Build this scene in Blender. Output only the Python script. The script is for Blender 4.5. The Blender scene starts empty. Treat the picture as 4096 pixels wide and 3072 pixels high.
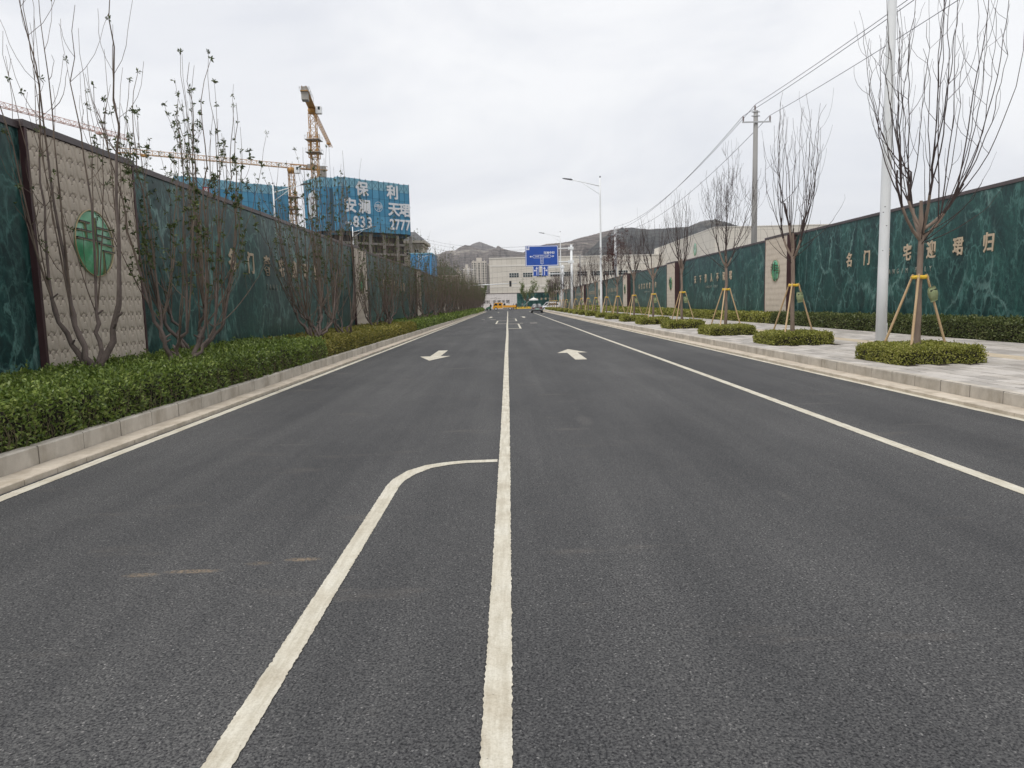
import bpy, math, random
import numpy as np
from mathutils import Matrix, Vector

# ------------------------------------------------------------------ camera
scene = bpy.context.scene
FPX, EYE, ROLL, VP = 710.0, 1.6, 0.025, (508.0, 303.5)
d_ = np.array([(VP[0] - 512) / FPX, -(VP[1] - 384) / FPX, 1.0]); d_ /= np.linalg.norm(d_)
u_ = np.array([-math.sin(ROLL), math.cos(ROLL), 0.0]); u_ -= d_ * u_.dot(d_); u_ /= np.linalg.norm(u_)
r_ = np.cross(d_, u_)
if r_[0] < 0: r_ = -r_
A_ = np.array([r_, d_, u_])
cam_d = bpy.data.cameras.new('camera'); cam = bpy.data.objects.new('camera', cam_d)
scene.collection.objects.link(cam); scene.camera = cam
cam_d.sensor_width = 36.0; cam_d.lens = FPX / 1024 * 36.0
cam_d.clip_start = 0.05; cam_d.clip_end = 20000
mw = Matrix.Identity(4)
for i in range(3):
    mw[i][0] = A_[i][0]; mw[i][1] = A_[i][1]; mw[i][2] = -A_[i][2]
mw[2][3] = EYE
cam.matrix_world = mw
# ------------------------------------------------------------------ sky, sun, exposure
SUN_EL, SUN_AZ = math.radians(58), math.radians(215)
world = bpy.data.worlds.new('World'); scene.world = world; world.use_nodes = True
nt = world.node_tree; nt.nodes.clear()
def N(t, typ, **kw):
    n = t.nodes.new(typ)
    for k, v in kw.items(): setattr(n, k, v)
    return n
wo = N(nt, 'ShaderNodeOutputWorld'); bg = N(nt, 'ShaderNodeBackground'); bg.inputs[1].default_value = 1.0
sky = N(nt, 'ShaderNodeTexSky', sky_type='NISHITA'); sky.sun_disc = False
sky.sun_elevation = SUN_EL; sky.sun_rotation = SUN_AZ; sky.air_density = 1.0; sky.dust_density = 3.0
sc_ = N(nt, 'ShaderNodeMixRGB', blend_type='MULTIPLY'); sc_.inputs[0].default_value = 1; sc_.inputs[2].default_value = (.1, .1, .1, 1)
tc = N(nt, 'ShaderNodeTexCoord'); mp = N(nt, 'ShaderNodeMapping'); mp.inputs['Scale'].default_value = (1.0, 1.0, 2.6)
mp.inputs['Location'].default_value = (3.1, 0.4, 0.7)
n1 = N(nt, 'ShaderNodeTexNoise'); n1.inputs['Scale'].default_value = 2.3; n1.inputs['Detail'].default_value = 7; n1.inputs['Roughness'].default_value = .56
n1.inputs['Distortion'].default_value = .5
cr = N(nt, 'ShaderNodeValToRGB'); e = cr.color_ramp.elements
e[0].position = .33; e[0].color = (.715, .732, .775, 1); e[1].position = .58; e[1].color = (.86, .866, .88, 1)
mx = N(nt, 'ShaderNodeMixRGB'); mx.inputs[0].default_value = .94
for a, b in ((tc.outputs['Generated'], mp.inputs[0]), (mp.outputs[0], n1.inputs['Vector']), (n1.outputs[0], cr.inputs[0]),
             (sky.outputs[0], sc_.inputs[1]), (sc_.outputs[0], mx.inputs[1]), (cr.outputs[0], mx.inputs[2]),
             (mx.outputs[0], bg.inputs[0]), (bg.outputs[0], wo.inputs[0])):
    nt.links.new(a, b)
sun_d = bpy.data.lights.new('sun', 'SUN'); sun_d.energy = 1.5; sun_d.angle = math.radians(25); sun_d.color = (1, .965, .91)
sun = bpy.data.objects.new('sun', sun_d); scene.collection.objects.link(sun)
sdir = Vector((math.sin(SUN_AZ) * math.cos(SUN_EL), math.cos(SUN_AZ) * math.cos(SUN_EL), math.sin(SUN_EL)))
sun.rotation_euler = (-sdir).to_track_quat('-Z', 'Y').to_euler(); sun.location = (0, 0, 60)
vs = scene.view_settings
vs.view_transform = 'Standard'; vs.look = 'None'; vs.gamma = 1; vs.exposure = 0.25; vs.use_curve_mapping = False
scene.render.engine = 'CYCLES'
scene.cycles.max_bounces = 6; scene.cycles.diffuse_bounces = 3; scene.cycles.glossy_bounces = 2; scene.cycles.transparent_max_bounces = 6
scene.cycles.use_fast_gi = False

# ------------------------------------------------------------------ helpers
COL = scene.collection
rng = np.random.default_rng(7)
def tag(o, label=None, cat=None, group=None, kind=None):
    if label: o['label'] = label
    if cat: o['category'] = cat
    if group: o['group'] = group
    if kind: o['kind'] = kind
    return o
def empty(name, loc=(0, 0, 0), rz=0):
    o = bpy.data.objects.new(name, None); COL.objects.link(o); o.location = loc; o.rotation_euler = (0, 0, rz); o.empty_display_size = .2
    return o
def obj(name, me, parent=None, loc=None, rz=None, kind=None):
    o = bpy.data.objects.new(name, me); COL.objects.link(o)
    if parent: o.parent = parent
    if loc is not None: o.location = loc
    if rz is not None: o.rotation_euler = (0, 0, rz)
    if kind: o['kind'] = kind
    return o
def npmesh(name, v, q, mats, smooth=False, mi=None):
    """v Nx3, q MxK array of equal-sized faces"""
    v = np.asarray(v, np.float32); q = np.asarray(q, np.int32); k = q.shape[1]
    me = bpy.data.meshes.new(name)
    me.vertices.add(len(v)); me.vertices.foreach_set('co', v.ravel())
    me.loops.add(q.size); me.loops.foreach_set('vertex_index', q.ravel())
    me.polygons.add(len(q)); me.polygons.foreach_set('loop_start', np.arange(0, q.size, k, dtype=np.int32))
    if mi is not None: me.polygons.foreach_set('material_index', np.asarray(mi, np.int32))
    if smooth: me.polygons.foreach_set('use_smooth', np.ones(len(q), bool))
    me.update(calc_edges=True); me.validate()
    for m in (mats if isinstance(mats, (list, tuple)) else [mats]): me.materials.append(m)
    return me
class MB:
    def __init__(s): s.v = []; s.f = []; s.n = 0; s.sm = []
    def add(s, v, f, sm=False):
        s.v.extend([tuple(p) for p in v]); s.f.extend([tuple(i + s.n for i in t) for t in f]); s.sm.extend([sm] * len(f)); s.n += len(v); return s
    def box(s, x0, x1, y0, y1, z0, z1, m=None):
        v = [(x0, y0, z0), (x1, y0, z0), (x1, y1, z0), (x0, y1, z0), (x0, y0, z1), (x1, y0, z1), (x1, y1, z1), (x0, y1, z1)]
        if m is not None: v = [tuple(m @ Vector(p)) for p in v]
        return s.add(v, [(0, 3, 2, 1), (4, 5, 6, 7), (0, 1, 5, 4), (1, 2, 6, 5), (2, 3, 7, 6), (3, 0, 4, 7)])
    def bbox(s, x0, x1, y0, y1, z0, z1, b):
        """box whose top edges are chamfered by b"""
        v = [(x0, y0, z0), (x1, y0, z0), (x1, y1, z0), (x0, y1, z0), (x0, y0, z1 - b), (x1, y0, z1 - b), (x1, y1, z1 - b), (x0, y1, z1 - b),
             (x0 + b, y0 + b, z1), (x1 - b, y0 + b, z1), (x1 - b, y1 - b, z1), (x0 + b, y1 - b, z1)]
        return s.add(v, [(0, 3, 2, 1), (0, 1, 5, 4), (1, 2, 6, 5), (2, 3, 7, 6), (3, 0, 4, 7), (4, 5, 9, 8), (5, 6, 10, 9), (6, 7, 11, 10), (7, 4, 8, 11), (8, 9, 10, 11)])
    def tube(s, P, R, sides=6, cap=True, sm=True):
        v, f, c = tube_data(P, R, sides); s.add(v, f, sm)
        if cap: s.f.extend([tuple(i + s.n - len(v) for i in t) for t in c]); s.sm.extend([False] * len(c))
        return s
    def prism(s, poly, z0, z1):
        n = len(poly); v = [(x, y, z0) for x, y in poly] + [(x, y, z1) for x, y in poly]
        f = [tuple(range(n - 1, -1, -1)), tuple(range(n, 2 * n))] + [(i, (i + 1) % n, n + (i + 1) % n, n + i) for i in range(n)]
        return s.add(v, f)
    def xform(s, m): s.v = [tuple(m @ Vector(p)) for p in s.v]; return s
    def mesh(s, name, mats):
        me = bpy.data.meshes.new(name); me.from_pydata(s.v, [], s.f)
        for i, p in enumerate(me.polygons): p.use_smooth = s.sm[i]
        for m in (mats if isinstance(mats, (list, tuple)) else [mats]): me.materials.append(m)
        me.update(); return me
    def build(s, name, mat, parent=None, loc=None, rz=None, kind=None): return obj(name, s.mesh(name, mat), parent, loc, rz, kind)
def tube_data(P, R, sides):
    P = np.asarray(P, float); n = len(P); R = np.full(n, R, float) if np.isscalar(R) else np.asarray(R, float)
    T = np.gradient(P, axis=0); T /= np.linalg.norm(T, axis=1)[:, None] + 1e-9
    ref = np.array([0, 0, 1.]) if abs(T[:, 2]).mean() < .9 else np.array([1., 0, 0])
    U = np.cross(T, ref); U /= np.linalg.norm(U, axis=1)[:, None] + 1e-9; W = np.cross(T, U)
    a = np.arange(sides) * 2 * math.pi / sides
    v = (P[:, None, :] + R[:, None, None] * (np.cos(a)[None, :, None] * U[:, None, :] + np.sin(a)[None, :, None] * W[:, None, :])).reshape(-1, 3)
    f = [(i * sides + j, i * sides + (j + 1) % sides, (i + 1) * sides + (j + 1) % sides, (i + 1) * sides + j) for i in range(n - 1) for j in range(sides)]
    return v, f, [tuple(range(sides - 1, -1, -1)), tuple((n - 1) * sides + j for j in range(sides))]
def tubes_mesh(name, paths, sides, mat):
    V = []; F = []; n = 0
    for P, R in paths:
        v, f, c = tube_data(P, R, sides); V.append(v); F.append(np.asarray(f) + n); n += len(v)
    return npmesh(name, np.concatenate(V), np.concatenate(F), mat, smooth=True)
def copy_tree(o, loc, rz=0, scale=None, label=None, group=None):
    c = o.copy(); COL.objects.link(c); c.location = loc; c.rotation_euler = (0, 0, rz)
    if scale: c.scale = (scale, scale, scale)
    if label: c['label'] = label
    if group: c['group'] = group
    for ch in kids.get(o.name, []):
        k = ch.copy(); COL.objects.link(k); k.parent = c
    return c
kids = {}
def reg(o): kids[o.name] = [c for c in bpy.data.objects if c.parent == o]; return o

# ------------------------------------------------------------------ materials
def new_mat(name):
    m = bpy.data.materials.new(name); m.use_nodes = True; t = m.node_tree
    return m, t, t.nodes['Principled BSDF']
def lk(t, a, b): t.links.new(a, b)
def noise(t, scale, detail=4, rough=.5, vec=None, dist=0):
    n = N(t, 'ShaderNodeTexNoise'); n.inputs['Scale'].default_value = scale; n.inputs['Detail'].default_value = detail
    n.inputs['Roughness'].default_value = rough; n.inputs['Distortion'].default_value = dist
    if vec is not None: lk(t, vec, n.inputs['Vector'])
    return n.outputs[0]
def ramp(t, fac, stops):
    r = N(t, 'ShaderNodeValToRGB'); el = r.color_ramp.elements
    while len(el) < len(stops): el.new(.5)
    for i, (p, c) in enumerate(stops):
        el[i].position = p; el[i].color = (*c, 1) if len(c) == 3 else c
    lk(t, fac, r.inputs[0]); return r.outputs[0]
def mixc(t, fac, a, b, mode='MIX'):
    m = N(t, 'ShaderNodeMixRGB', blend_type=mode)
    for i, x in ((0, fac), (1, a), (2, b)):
        if isinstance(x, (int, float)): m.inputs[i].default_value = x
        elif isinstance(x, tuple): m.inputs[i].default_value = (*x, 1)
        else: lk(t, x, m.inputs[i])
    return m.outputs[0]
def math_(t, op, a, b=None):
    m = N(t, 'ShaderNodeMath', operation=op)
    for i, x in ((0, a), (1, b)):
        if x is None: continue
        if isinstance(x, (int, float)): m.inputs[i].default_value = x
        else: lk(t, x, m.inputs[i])
    return m.outputs[0]
def coords(t, scale=(1, 1, 1), which='Object'):
    c = N(t, 'ShaderNodeTexCoord'); mp_ = N(t, 'ShaderNodeMapping'); mp_.inputs['Scale'].default_value = scale
    lk(t, c.outputs[which], mp_.inputs[0]); return mp_.outputs[0]
def wpos(t, scale=(1, 1, 1)):
    g = N(t, 'ShaderNodeNewGeometry'); mp_ = N(t, 'ShaderNodeMapping'); mp_.inputs['Scale'].default_value = scale
    lk(t, g.outputs['Position'], mp_.inputs[0]); return mp_.outputs[0]
def bump(t, b, h, strength=.3, dist=.01):
    n = N(t, 'ShaderNodeBump'); n.inputs['Strength'].default_value = strength; n.inputs['Distance'].default_value = dist
    lk(t, h, n.inputs['Height']); lk(t, n.outputs[0], b.inputs['Normal'])
def simple(name, c1, c2=None, scale=6, rough=.6, metal=0, bmp=0, bscale=40, stretch=(1, 1, 1), rand=0, spec=.5, world=False, coat=0):
    m, t, b = new_mat(name)
    b.inputs['Roughness'].default_value = rough; b.inputs['Metallic'].default_value = metal; b.inputs['Specular IOR Level'].default_value = spec
    b.inputs['Coat Weight'].default_value = coat
    vec = wpos(t, stretch) if world else coords(t, stretch)
    c = None
    if c2: c = ramp(t, noise(t, scale, 5, .6, vec), [(.3, c1), (.7, c2)])
    if rand:
        oi = N(t, 'ShaderNodeObjectInfo'); ge = N(t, 'ShaderNodeNewGeometry')
        r = math_(t, 'FRACT', math_(t, 'ADD', oi.outputs['Random'], ge.outputs['Random Per Island']))
        v = math_(t, 'MULTIPLY_ADD', r, rand); v.node.inputs[2].default_value = 1 - rand / 2
        hs = N(t, 'ShaderNodeHueSaturation'); lk(t, v, hs.inputs['Value'])
        if c is not None: lk(t, c, hs.inputs['Color'])
        else: hs.inputs['Color'].default_value = (*c1, 1)
        c = hs.outputs[0]
    if c is not None: lk(t, c, b.inputs['Base Color'])
    else: b.inputs['Base Color'].default_value = (*c1, 1)
    if bmp: bump(t, b, noise(t, bscale, 5, .6, vec), bmp, .02)
    return m
def grime(m, scale, stretch, lo, hi):
    t = m.node_tree; b = t.nodes['Principled BSDF']; src = b.inputs['Base Color'].links[0].from_socket
    lk(t, mixc(t, 1, src, ramp(t, noise(t, scale, 7, .7, wpos(t, stretch)), [(.34, (lo, lo * .97, lo * .92)), (.56, (hi, hi, hi))]), 'MULTIPLY'), b.inputs['Base Color'])
def leaf_mat(name, cols, rough=.42, trans=.25):
    m, t, b = new_mat(name)
    g = N(t, 'ShaderNodeNewGeometry'); n = len(cols)
    big = noise(t, 1.1, 3, .5, wpos(t))
    f = math_(t, 'ADD', math_(t, 'MULTIPLY', g.outputs['Random Per Island'], .72), math_(t, 'MULTIPLY', math_(t, 'SUBTRACT', big, .3), .62))
    c = ramp(t, f, [(i / max(1, n - 1) * .9 + .03, k) for i, k in enumerate(cols)])
    lk(t, c, b.inputs['Base Color']); b.inputs['Roughness'].default_value = rough; b.inputs['Specular IOR Level'].default_value = .4
    tr = N(t, 'ShaderNodeBsdfTranslucent'); lk(t, c, tr.inputs[0])
    ms = N(t, 'ShaderNodeMixShader'); ms.inputs[0].default_value = trans
    lk(t, b.outputs[0], ms.inputs[1]); lk(t, tr.outputs[0], ms.inputs[2]); lk(t, ms.outputs[0], t.nodes['Material Output'].inputs[0])
    return m
M = {}
# asphalt
m, t, b = new_mat('asphalt'); P = wpos(t)
vo = N(t, 'ShaderNodeTexVoronoi'); vo.inputs['Scale'].default_value = 135; lk(t, P, vo.inputs['Vector'])
vd = N(t, 'ShaderNodeTexVoronoi', feature='DISTANCE_TO_EDGE'); vd.inputs['Scale'].default_value = 135; lk(t, P, vd.inputs['Vector'])
bw = N(t, 'ShaderNodeRGBToBW'); lk(t, vo.outputs['Color'], bw.inputs[0])
stone = ramp(t, bw.outputs[0], [(.15, (.045, .0455, .048)), (.5, (.082, .0825, .084)), (.86, (.114, .1135, .113)), (.965, (.25, .245, .24))])
pit = ramp(t, math_(t, 'MULTIPLY', noise(t, 82, 3, .6, P), 1), [(.38, (.30, .30, .33)), (.52, (1, 1, 1))])
c = mixc(t, 1.0, stone, pit, 'MULTIPLY')
big = ramp(t, noise(t, .55, 5, .6, wpos(t, (1, .35, 1))), [(.3, (.76, .765, .775)), (.68, (1.24, 1.23, 1.21))])
c = mixc(t, 1.0, c, big, 'MULTIPLY')
streak = ramp(t, noise(t, 1.4, 4, .6, wpos(t, (1.5, .035, 1))), [(.36, (.88, .88, .885)), (.66, (1.13, 1.12, 1.105))])
c = mixc(t, 1.0, c, streak, 'MULTIPLY')
dust = ramp(t, noise(t, .8, 6, .65, wpos(t, (.7, 2.2, 1))), [(.60, (0, 0, 0)), (.78, (.34, .34, .34))])
c = mixc(t, dust, c, (.20, .175, .15))
sxyz = N(t, 'ShaderNodeSeparateXYZ'); lk(t, P, sxyz.inputs[0])
brk = ramp(t, noise(t, 38, 4, .7, P), [(.38, (0, 0, 0)), (.62, (1, 1, 1))])
for ex_, ey_, lx_, ly_, st_ in ((-2.29, 4.21, .13, .045, .6), (-1.99, 4.25, .20, .04, .8), (-1.36, 4.41, .13, .04, .85), (-1.62, 4.36, .10, .04, .35), (2.2, 5.6, .05, .2, .18), (1.0, 9.5, .12, .5, .25), (4.6, 10.5, .5, .1, .2), (5.0, 8.6, .3, .05, .2), (-2.6, 8.3, .35, .06, .2)):
    qx = math_(t, 'DIVIDE', math_(t, 'SUBTRACT', sxyz.outputs[0], ex_), lx_); qy = math_(t, 'DIVIDE', math_(t, 'SUBTRACT', sxyz.outputs[1], ey_), ly_)
    q_ = math_(t, 'ADD', math_(t, 'MULTIPLY', qx, qx), math_(t, 'MULTIPLY', qy, qy))
    mk = mixc(t, 1, ramp(t, q_, [(.1, (st_, st_, st_)), (1, (0, 0, 0))]), brk, 'MULTIPLY')
    c = mixc(t, mk, c, (.30, .225, .15) if ex_ < -1.3 and ey_ < 5 else (.24, .22, .20))
lk(t, c, b.inputs['Base Color']); b.inputs['Roughness'].default_value = .88; b.inputs['Specular IOR Level'].default_value = .35
bump(t, b, mixc(t, .5, pit, vd.outputs[0]), .55, .006)
M['asphalt'] = m
# road paint
m, t, b = new_mat('road_paint'); P = wpos(t)
c = ramp(t, noise(t, 3.2, 5, .65, P), [(.25, (.47, .42, .33)), (.5, (.60, .565, .475)), (.75, (.66, .635, .56))])
c = mixc(t, 1, c, ramp(t, noise(t, 110, 2, .5, P), [(.3, (.86, .85, .83)), (.6, (1.03, 1.03, 1.03))]), 'MULTIPLY')
sp = ramp(t, noise(t, 60, 3, .7, P), [(.68, (0, 0, 0)), (.74, (.75, .75, .75))])
c = mixc(t, sp, c, (.12, .115, .11))
c = mixc(t, 1, c, ramp(t, noise(t, 3, 5, .65, wpos(t, (9, .8, 1))), [(.32, (.80, .78, .74)), (.6, (1.04, 1.04, 1.04))]), 'MULTIPLY')
c = mixc(t, ramp(t, noise(t, 1.1, 6, .7, P), [(.58, (0, 0, 0)), (.75, (.4, .4, .4))]), c, (.34, .30, .25))
lk(t, c, b.inputs['Base Color']); b.inputs['Roughness'].default_value = .8; bump(t, b, noise(t, 130, 2, .5, P), .3, .004)
M['paint'] = m
M['stain'] = simple('dust_stain', (.22, .16, .10), (.12, .10, .08), 30, .95, world=True)
M['kerb'] = simple('kerb_concrete', (.43, .39, .335), (.53, .485, .42), 5, .85, bmp=.12, bscale=60, rand=.18, world=True)
M['gutter'] = simple('gutter_stone', (.46, .40, .32), (.56, .495, .41), 6, .85, bmp=.12, bscale=50, rand=.14, world=True)
grime(M['kerb'], 2.2, (1, 1, .5), .76, 1.08); grime(M['gutter'], 2.6, (1.5, .8, 1), .78, 1.06)
M['mortar'] = simple('joint_mortar', (.06, .055, .05), (.11, .10, .09), 30, .95, world=True)
M['paver'] = simple('paver', (.38, .352, .325), (.48, .45, .415), 4, .85, bmp=.1, bscale=80, rand=.46, world=True)
grime(M['paver'], 1.1, (1, 1, 1), .78, 1.04)
M['tactile'] = simple('tactile_paver', (.46, .385, .28), (.54, .455, .34), 5, .85, rand=.14, world=True)
M['sand'] = simple('joint_sand', (.05, .048, .045), (.09, .085, .08), 20, .95, world=True)
# far paving
m, t, b = new_mat('paving_far')
br = N(t, 'ShaderNodeTexBrick'); br.inputs['Scale'].default_value = 1; br.inputs['Brick Width'].default_value = .6; br.inputs['Row Height'].default_value = .3
br.inputs['Mortar Size'].default_value = .008; br.inputs['Color1'].default_value = (.36, .335, .315, 1); br.inputs['Color2'].default_value = (.41, .385, .36, 1); br.inputs['Mortar'].default_value = (.15, .14, .13, 1)
mp_ = N(t, 'ShaderNodeMapping'); mp_.inputs['Rotation'].default_value = (0, 0, math.pi / 2); g = N(t, 'ShaderNodeNewGeometry'); lk(t, g.outputs['Position'], mp_.inputs[0]); lk(t, mp_.outputs[0], br.inputs[0])
lk(t, br.outputs[0], b.inputs['Base Color']); b.inputs['Roughness'].default_value = .85
M['paving_far'] = m
M['soil'] = simple('soil', (.045, .035, .026), (.085, .065, .048), 14, .95, bmp=.5, bscale=30, world=True)
M['ground'] = simple('ground', (.13, .115, .095), (.20, .18, .15), .05, .95, world=True)
# green marble print
m, t, b = new_mat('green_marble'); O = coords(t)
w1 = N(t, 'ShaderNodeTexNoise'); w1.inputs['Scale'].default_value = .8; w1.inputs['Detail'].default_value = 5; lk(t, O, w1.inputs['Vector'])
wv = N(t, 'ShaderNodeVectorMath', operation='MULTIPLY_ADD'); wv.inputs[1].default_value = (1.6, 1.6, 1.6); lk(t, w1.outputs['Color'], wv.inputs[0]); lk(t, O, wv.inputs[2])
WV = wv.outputs[0]
def veins(scale, width, stretch):
    mpv = N(t, 'ShaderNodeMapping'); mpv.inputs['Scale'].default_value = stretch; lk(t, WV, mpv.inputs[0])
    v = N(t, 'ShaderNodeTexVoronoi', feature='DISTANCE_TO_EDGE'); v.inputs['Scale'].default_value = scale; lk(t, mpv.outputs[0], v.inputs['Vector'])
    return ramp(t, v.outputs[0], [(0, (1, 1, 1)), (width, (.25, .25, .25)), (width * 3, (0, 0, 0))])
def fil(scale, width, vec, rough=.62, dist=1.3, lvl=.5):
    n_ = noise(t, scale, 6, rough, vec, dist); a_ = math_(t, 'ABSOLUTE', math_(t, 'SUBTRACT', n_, lvl))
    return ramp(t, a_, [(0, (1, 1, 1)), (width, (.55, .55, .55)), (width * 1.7, (0, 0, 0))])
V1 = coords(t, (1, 1, .5)); V2 = coords(t, (1, 1.15, .7))
basec = ramp(t, noise(t, .55, 7, .66, V1, 1.6), [(.30, (.006, .020, .023)), (.47, (.011, .045, .044)), (.62, (.021, .078, .070)), (.78, (.055, .135, .120))])
fine = ramp(t, noise(t, 9, 8, .75, V2, .8), [(.36, (.62, .62, .62)), (.64, (1.3, 1.35, 1.3))])
c = mixc(t, 1, basec, fine, 'MULTIPLY')
gate = ramp(t, noise(t, .6, 5, .6, V1, .6), [(.40, (.05, .05, .05)), (.60, (1, 1, 1))])
gate2 = ramp(t, noise(t, .9, 5, .6, V2, .4), [(.42, (0, 0, 0)), (.62, (1, 1, 1))])
def warp(vec, sc, amp):
    n_ = N(t, 'ShaderNodeTexNoise'); n_.inputs['Scale'].default_value = sc; n_.inputs['Detail'].default_value = 5; n_.inputs['Roughness'].default_value = .6; lk(t, vec, n_.inputs['Vector'])
    q_ = N(t, 'ShaderNodeVectorMath', operation='MULTIPLY_ADD'); q_.inputs[1].default_value = (amp, amp, amp); lk(t, n_.outputs['Color'], q_.inputs[0]); lk(t, vec, q_.inputs[2]); return q_.outputs[0]
def crack(vec, scale, width):
    v_ = N(t, 'ShaderNodeTexVoronoi', feature='DISTANCE_TO_EDGE'); v_.inputs['Scale'].default_value = scale; lk(t, vec, v_.inputs['Vector'])
    return ramp(t, v_.outputs[0], [(0, (1, 1, 1)), (width, (.5, .5, .5)), (width * 2.2, (0, 0, 0))])
J1 = warp(warp(coords(t, (1, 1, .55)), .9, .9), 4.5, .28); J2 = warp(warp(coords(t, (1, 1.1, .7)), 1.6, .5), 7, .18)
f1 = mixc(t, 1, crack(J1, .55, .013), gate, 'MULTIPLY')
f4 = mixc(t, 1, crack(J2, 1.25, .015), gate2, 'MULTIPLY')
f2 = mixc(t, 1, crack(J1, 2.6, .045), ramp(t, noise(t, .8, 5, .65, J1), [(.46, (0, 0, 0)), (.60, (1, 1, 1))]), 'MULTIPLY')
f3 = mixc(t, 1, fil(3.4, .018, J2, .6, .6, .52), gate, 'MULTIPLY')
c = mixc(t, mixc(t, 1, f3, (.38, .38, .38), 'MULTIPLY'), c, (.09, .22, .195))
c = mixc(t, mixc(t, 1, f2, (.50, .50, .50), 'MULTIPLY'), c, (.12, .28, .25))
c = mixc(t, mixc(t, 1, f4, (.52, .52, .52), 'MULTIPLY'), c, (.18, .36, .32))
c = mixc(t, mixc(t, 1, f1, (.52, .52, .52), 'MULTIPLY'), c, (.27, .45, .41))
lk(t, c, b.inputs['Base Color']); b.inputs['Roughness'].default_value = .36; b.inputs['Specular IOR Level'].default_value = .32
M['marble'] = m
M['brown'] = simple('brown_metal', (.055, .026, .028), (.075, .037, .038), 2, .45, spec=.4)
M['cap'] = simple('coping_metal', (.060, .044, .046), (.082, .062, .062), 2, .4)
M['relief'] = simple('relief_cladding', (.51, .44, .36), (.59, .515, .43), 3, .75, rand=.05)
M['gold'] = simple('bronze_letter', (.46, .36, .25), (.53, .42, .30), 3, .5)
M['gold2'] = simple('bronze_small', (.26, .27, .23), None, 3, .5)
M['brass'] = simple('brass_rim', (.42, .34, .20), None, 3, .35, metal=.6)
M['bar'] = simple('dark_lattice', (.03, .035, .03), None, 3, .35)
m, t, b = new_mat('jade_glass'); c = ramp(t, noise(t, 1.6, 5, .6, coords(t)), [(.3, (.04, .17, .085)), (.5, (.09, .38, .18)), (.68, (.32, .62, .46))])
lk(t, c, b.inputs['Base Color']); b.inputs['Roughness'].default_value = .16; b.inputs['Coat Weight'].default_value = .4
M['jade'] = m
M['white_paint'] = simple('white_pole_paint', (.76, .78, .79), (.82, .835, .84), 2, .45, world=True)
M['dark_lamp'] = simple('lamp_head', (.10, .105, .115), None, 3, .5)
M['grey_metal'] = simple('galvanised', (.42, .43, .44), (.52, .53, .54), 8, .5, metal=.3)
M['concrete_pole'] = simple('pole_concrete', (.23, .225, .22), (.31, .305, .295), 3, .85, bmp=.15, bscale=40, stretch=(1, 1, .15))
M['insulator'] = simple('insulator', (.22, .17, .16), None, 3, .35)
M['wire'] = simple('wire', (.035, .035, .06), None, 3, .6)
M['sign_blue'] = simple('sign_blue', (.010, .062, .33), (.013, .078, .40), 1.2, .4)
M['sign_white'] = simple('sign_white', (.72, .74, .80), None, 3, .45)
M['sign_pink'] = simple('sign_arrow_white', (.66, .66, .74), None, 3, .45)
M['black'] = simple('black_plastic', (.012, .012, .014), None, 3, .5)
M['bark'] = simple('young_bark', (.17, .125, .098), (.28, .215, .17), 9, .9, bmp=.7, bscale=22, stretch=(1, 1, .22))
M['shoot'] = simple('dark_shoot', (.034, .022, .021), (.070, .046, .042), 5, .8, world=True)
M['bark_l'] = simple('grey_bark', (.10, .077, .068), (.20, .157, .137), 11, .9, bmp=.6, bscale=30, stretch=(1, 1, .4), world=True)
M['shoot_l'] = simple('grey_shoot', (.088, .064, .050), (.18, .137, .105), 3, .85, world=True)
M['stake'] = simple('stake_wood', (.46, .31, .17), (.58, .42, .25), 6, .8, stretch=(1, 1, .1), rand=.35)
M['strap'] = simple('yellow_strap', (.72, .44, .02), (.80, .54, .06), 12, .6)
M['bag'] = simple('green_bag', (.19, .23, .11), (.30, .34, .19), 9, .6, bmp=.5, bscale=14)
M['leaf_hedge'] = leaf_mat('hedge_leaf', [(.042, .066, .015), (.110, .165, .032), (.195, .268, .055), (.36, .42, .12)], .34)
M['leaf_box'] = leaf_mat('box_leaf', [(.092, .098, .022), (.215, .232, .042), (.345, .35, .075), (.50, .46, .17)], .45)
M['leaf_yel'] = leaf_mat('yellow_hedge_leaf', [(.078, .082, .020), (.195, .195, .038), (.31, .28, .063), (.46, .38, .135)], .45)
M['leaf_r'] = leaf_mat('wall_hedge_leaf', [(.034, .046, .016), (.080, .108, .033), (.14, .172, .056), (.25, .26, .11)], .45)
M['leaf_tree'] = leaf_mat('spring_leaf', [(.035, .055, .016), (.072, .10, .028), (.14, .16, .05)], .5)
M['leaf_red'] = leaf_mat('red_leaf', [(.040, .012, .012), (.085, .026, .022), (.13, .05, .038)], .5)
M['leaf_far'] = leaf_mat('far_leaf', [(.09, .12, .04), (.17, .21, .08), (.28, .32, .15)], .5)
M['core'] = simple('hedge_shade', (.014, .014, .009), (.030, .025, .016), 30, .95, world=True)  # near-black fill, paints the shade seen in gaps between leaves
M['stem'] = simple('hedge_stem', (.10, .085, .045), (.20, .17, .095), 20, .8, world=True)
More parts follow.
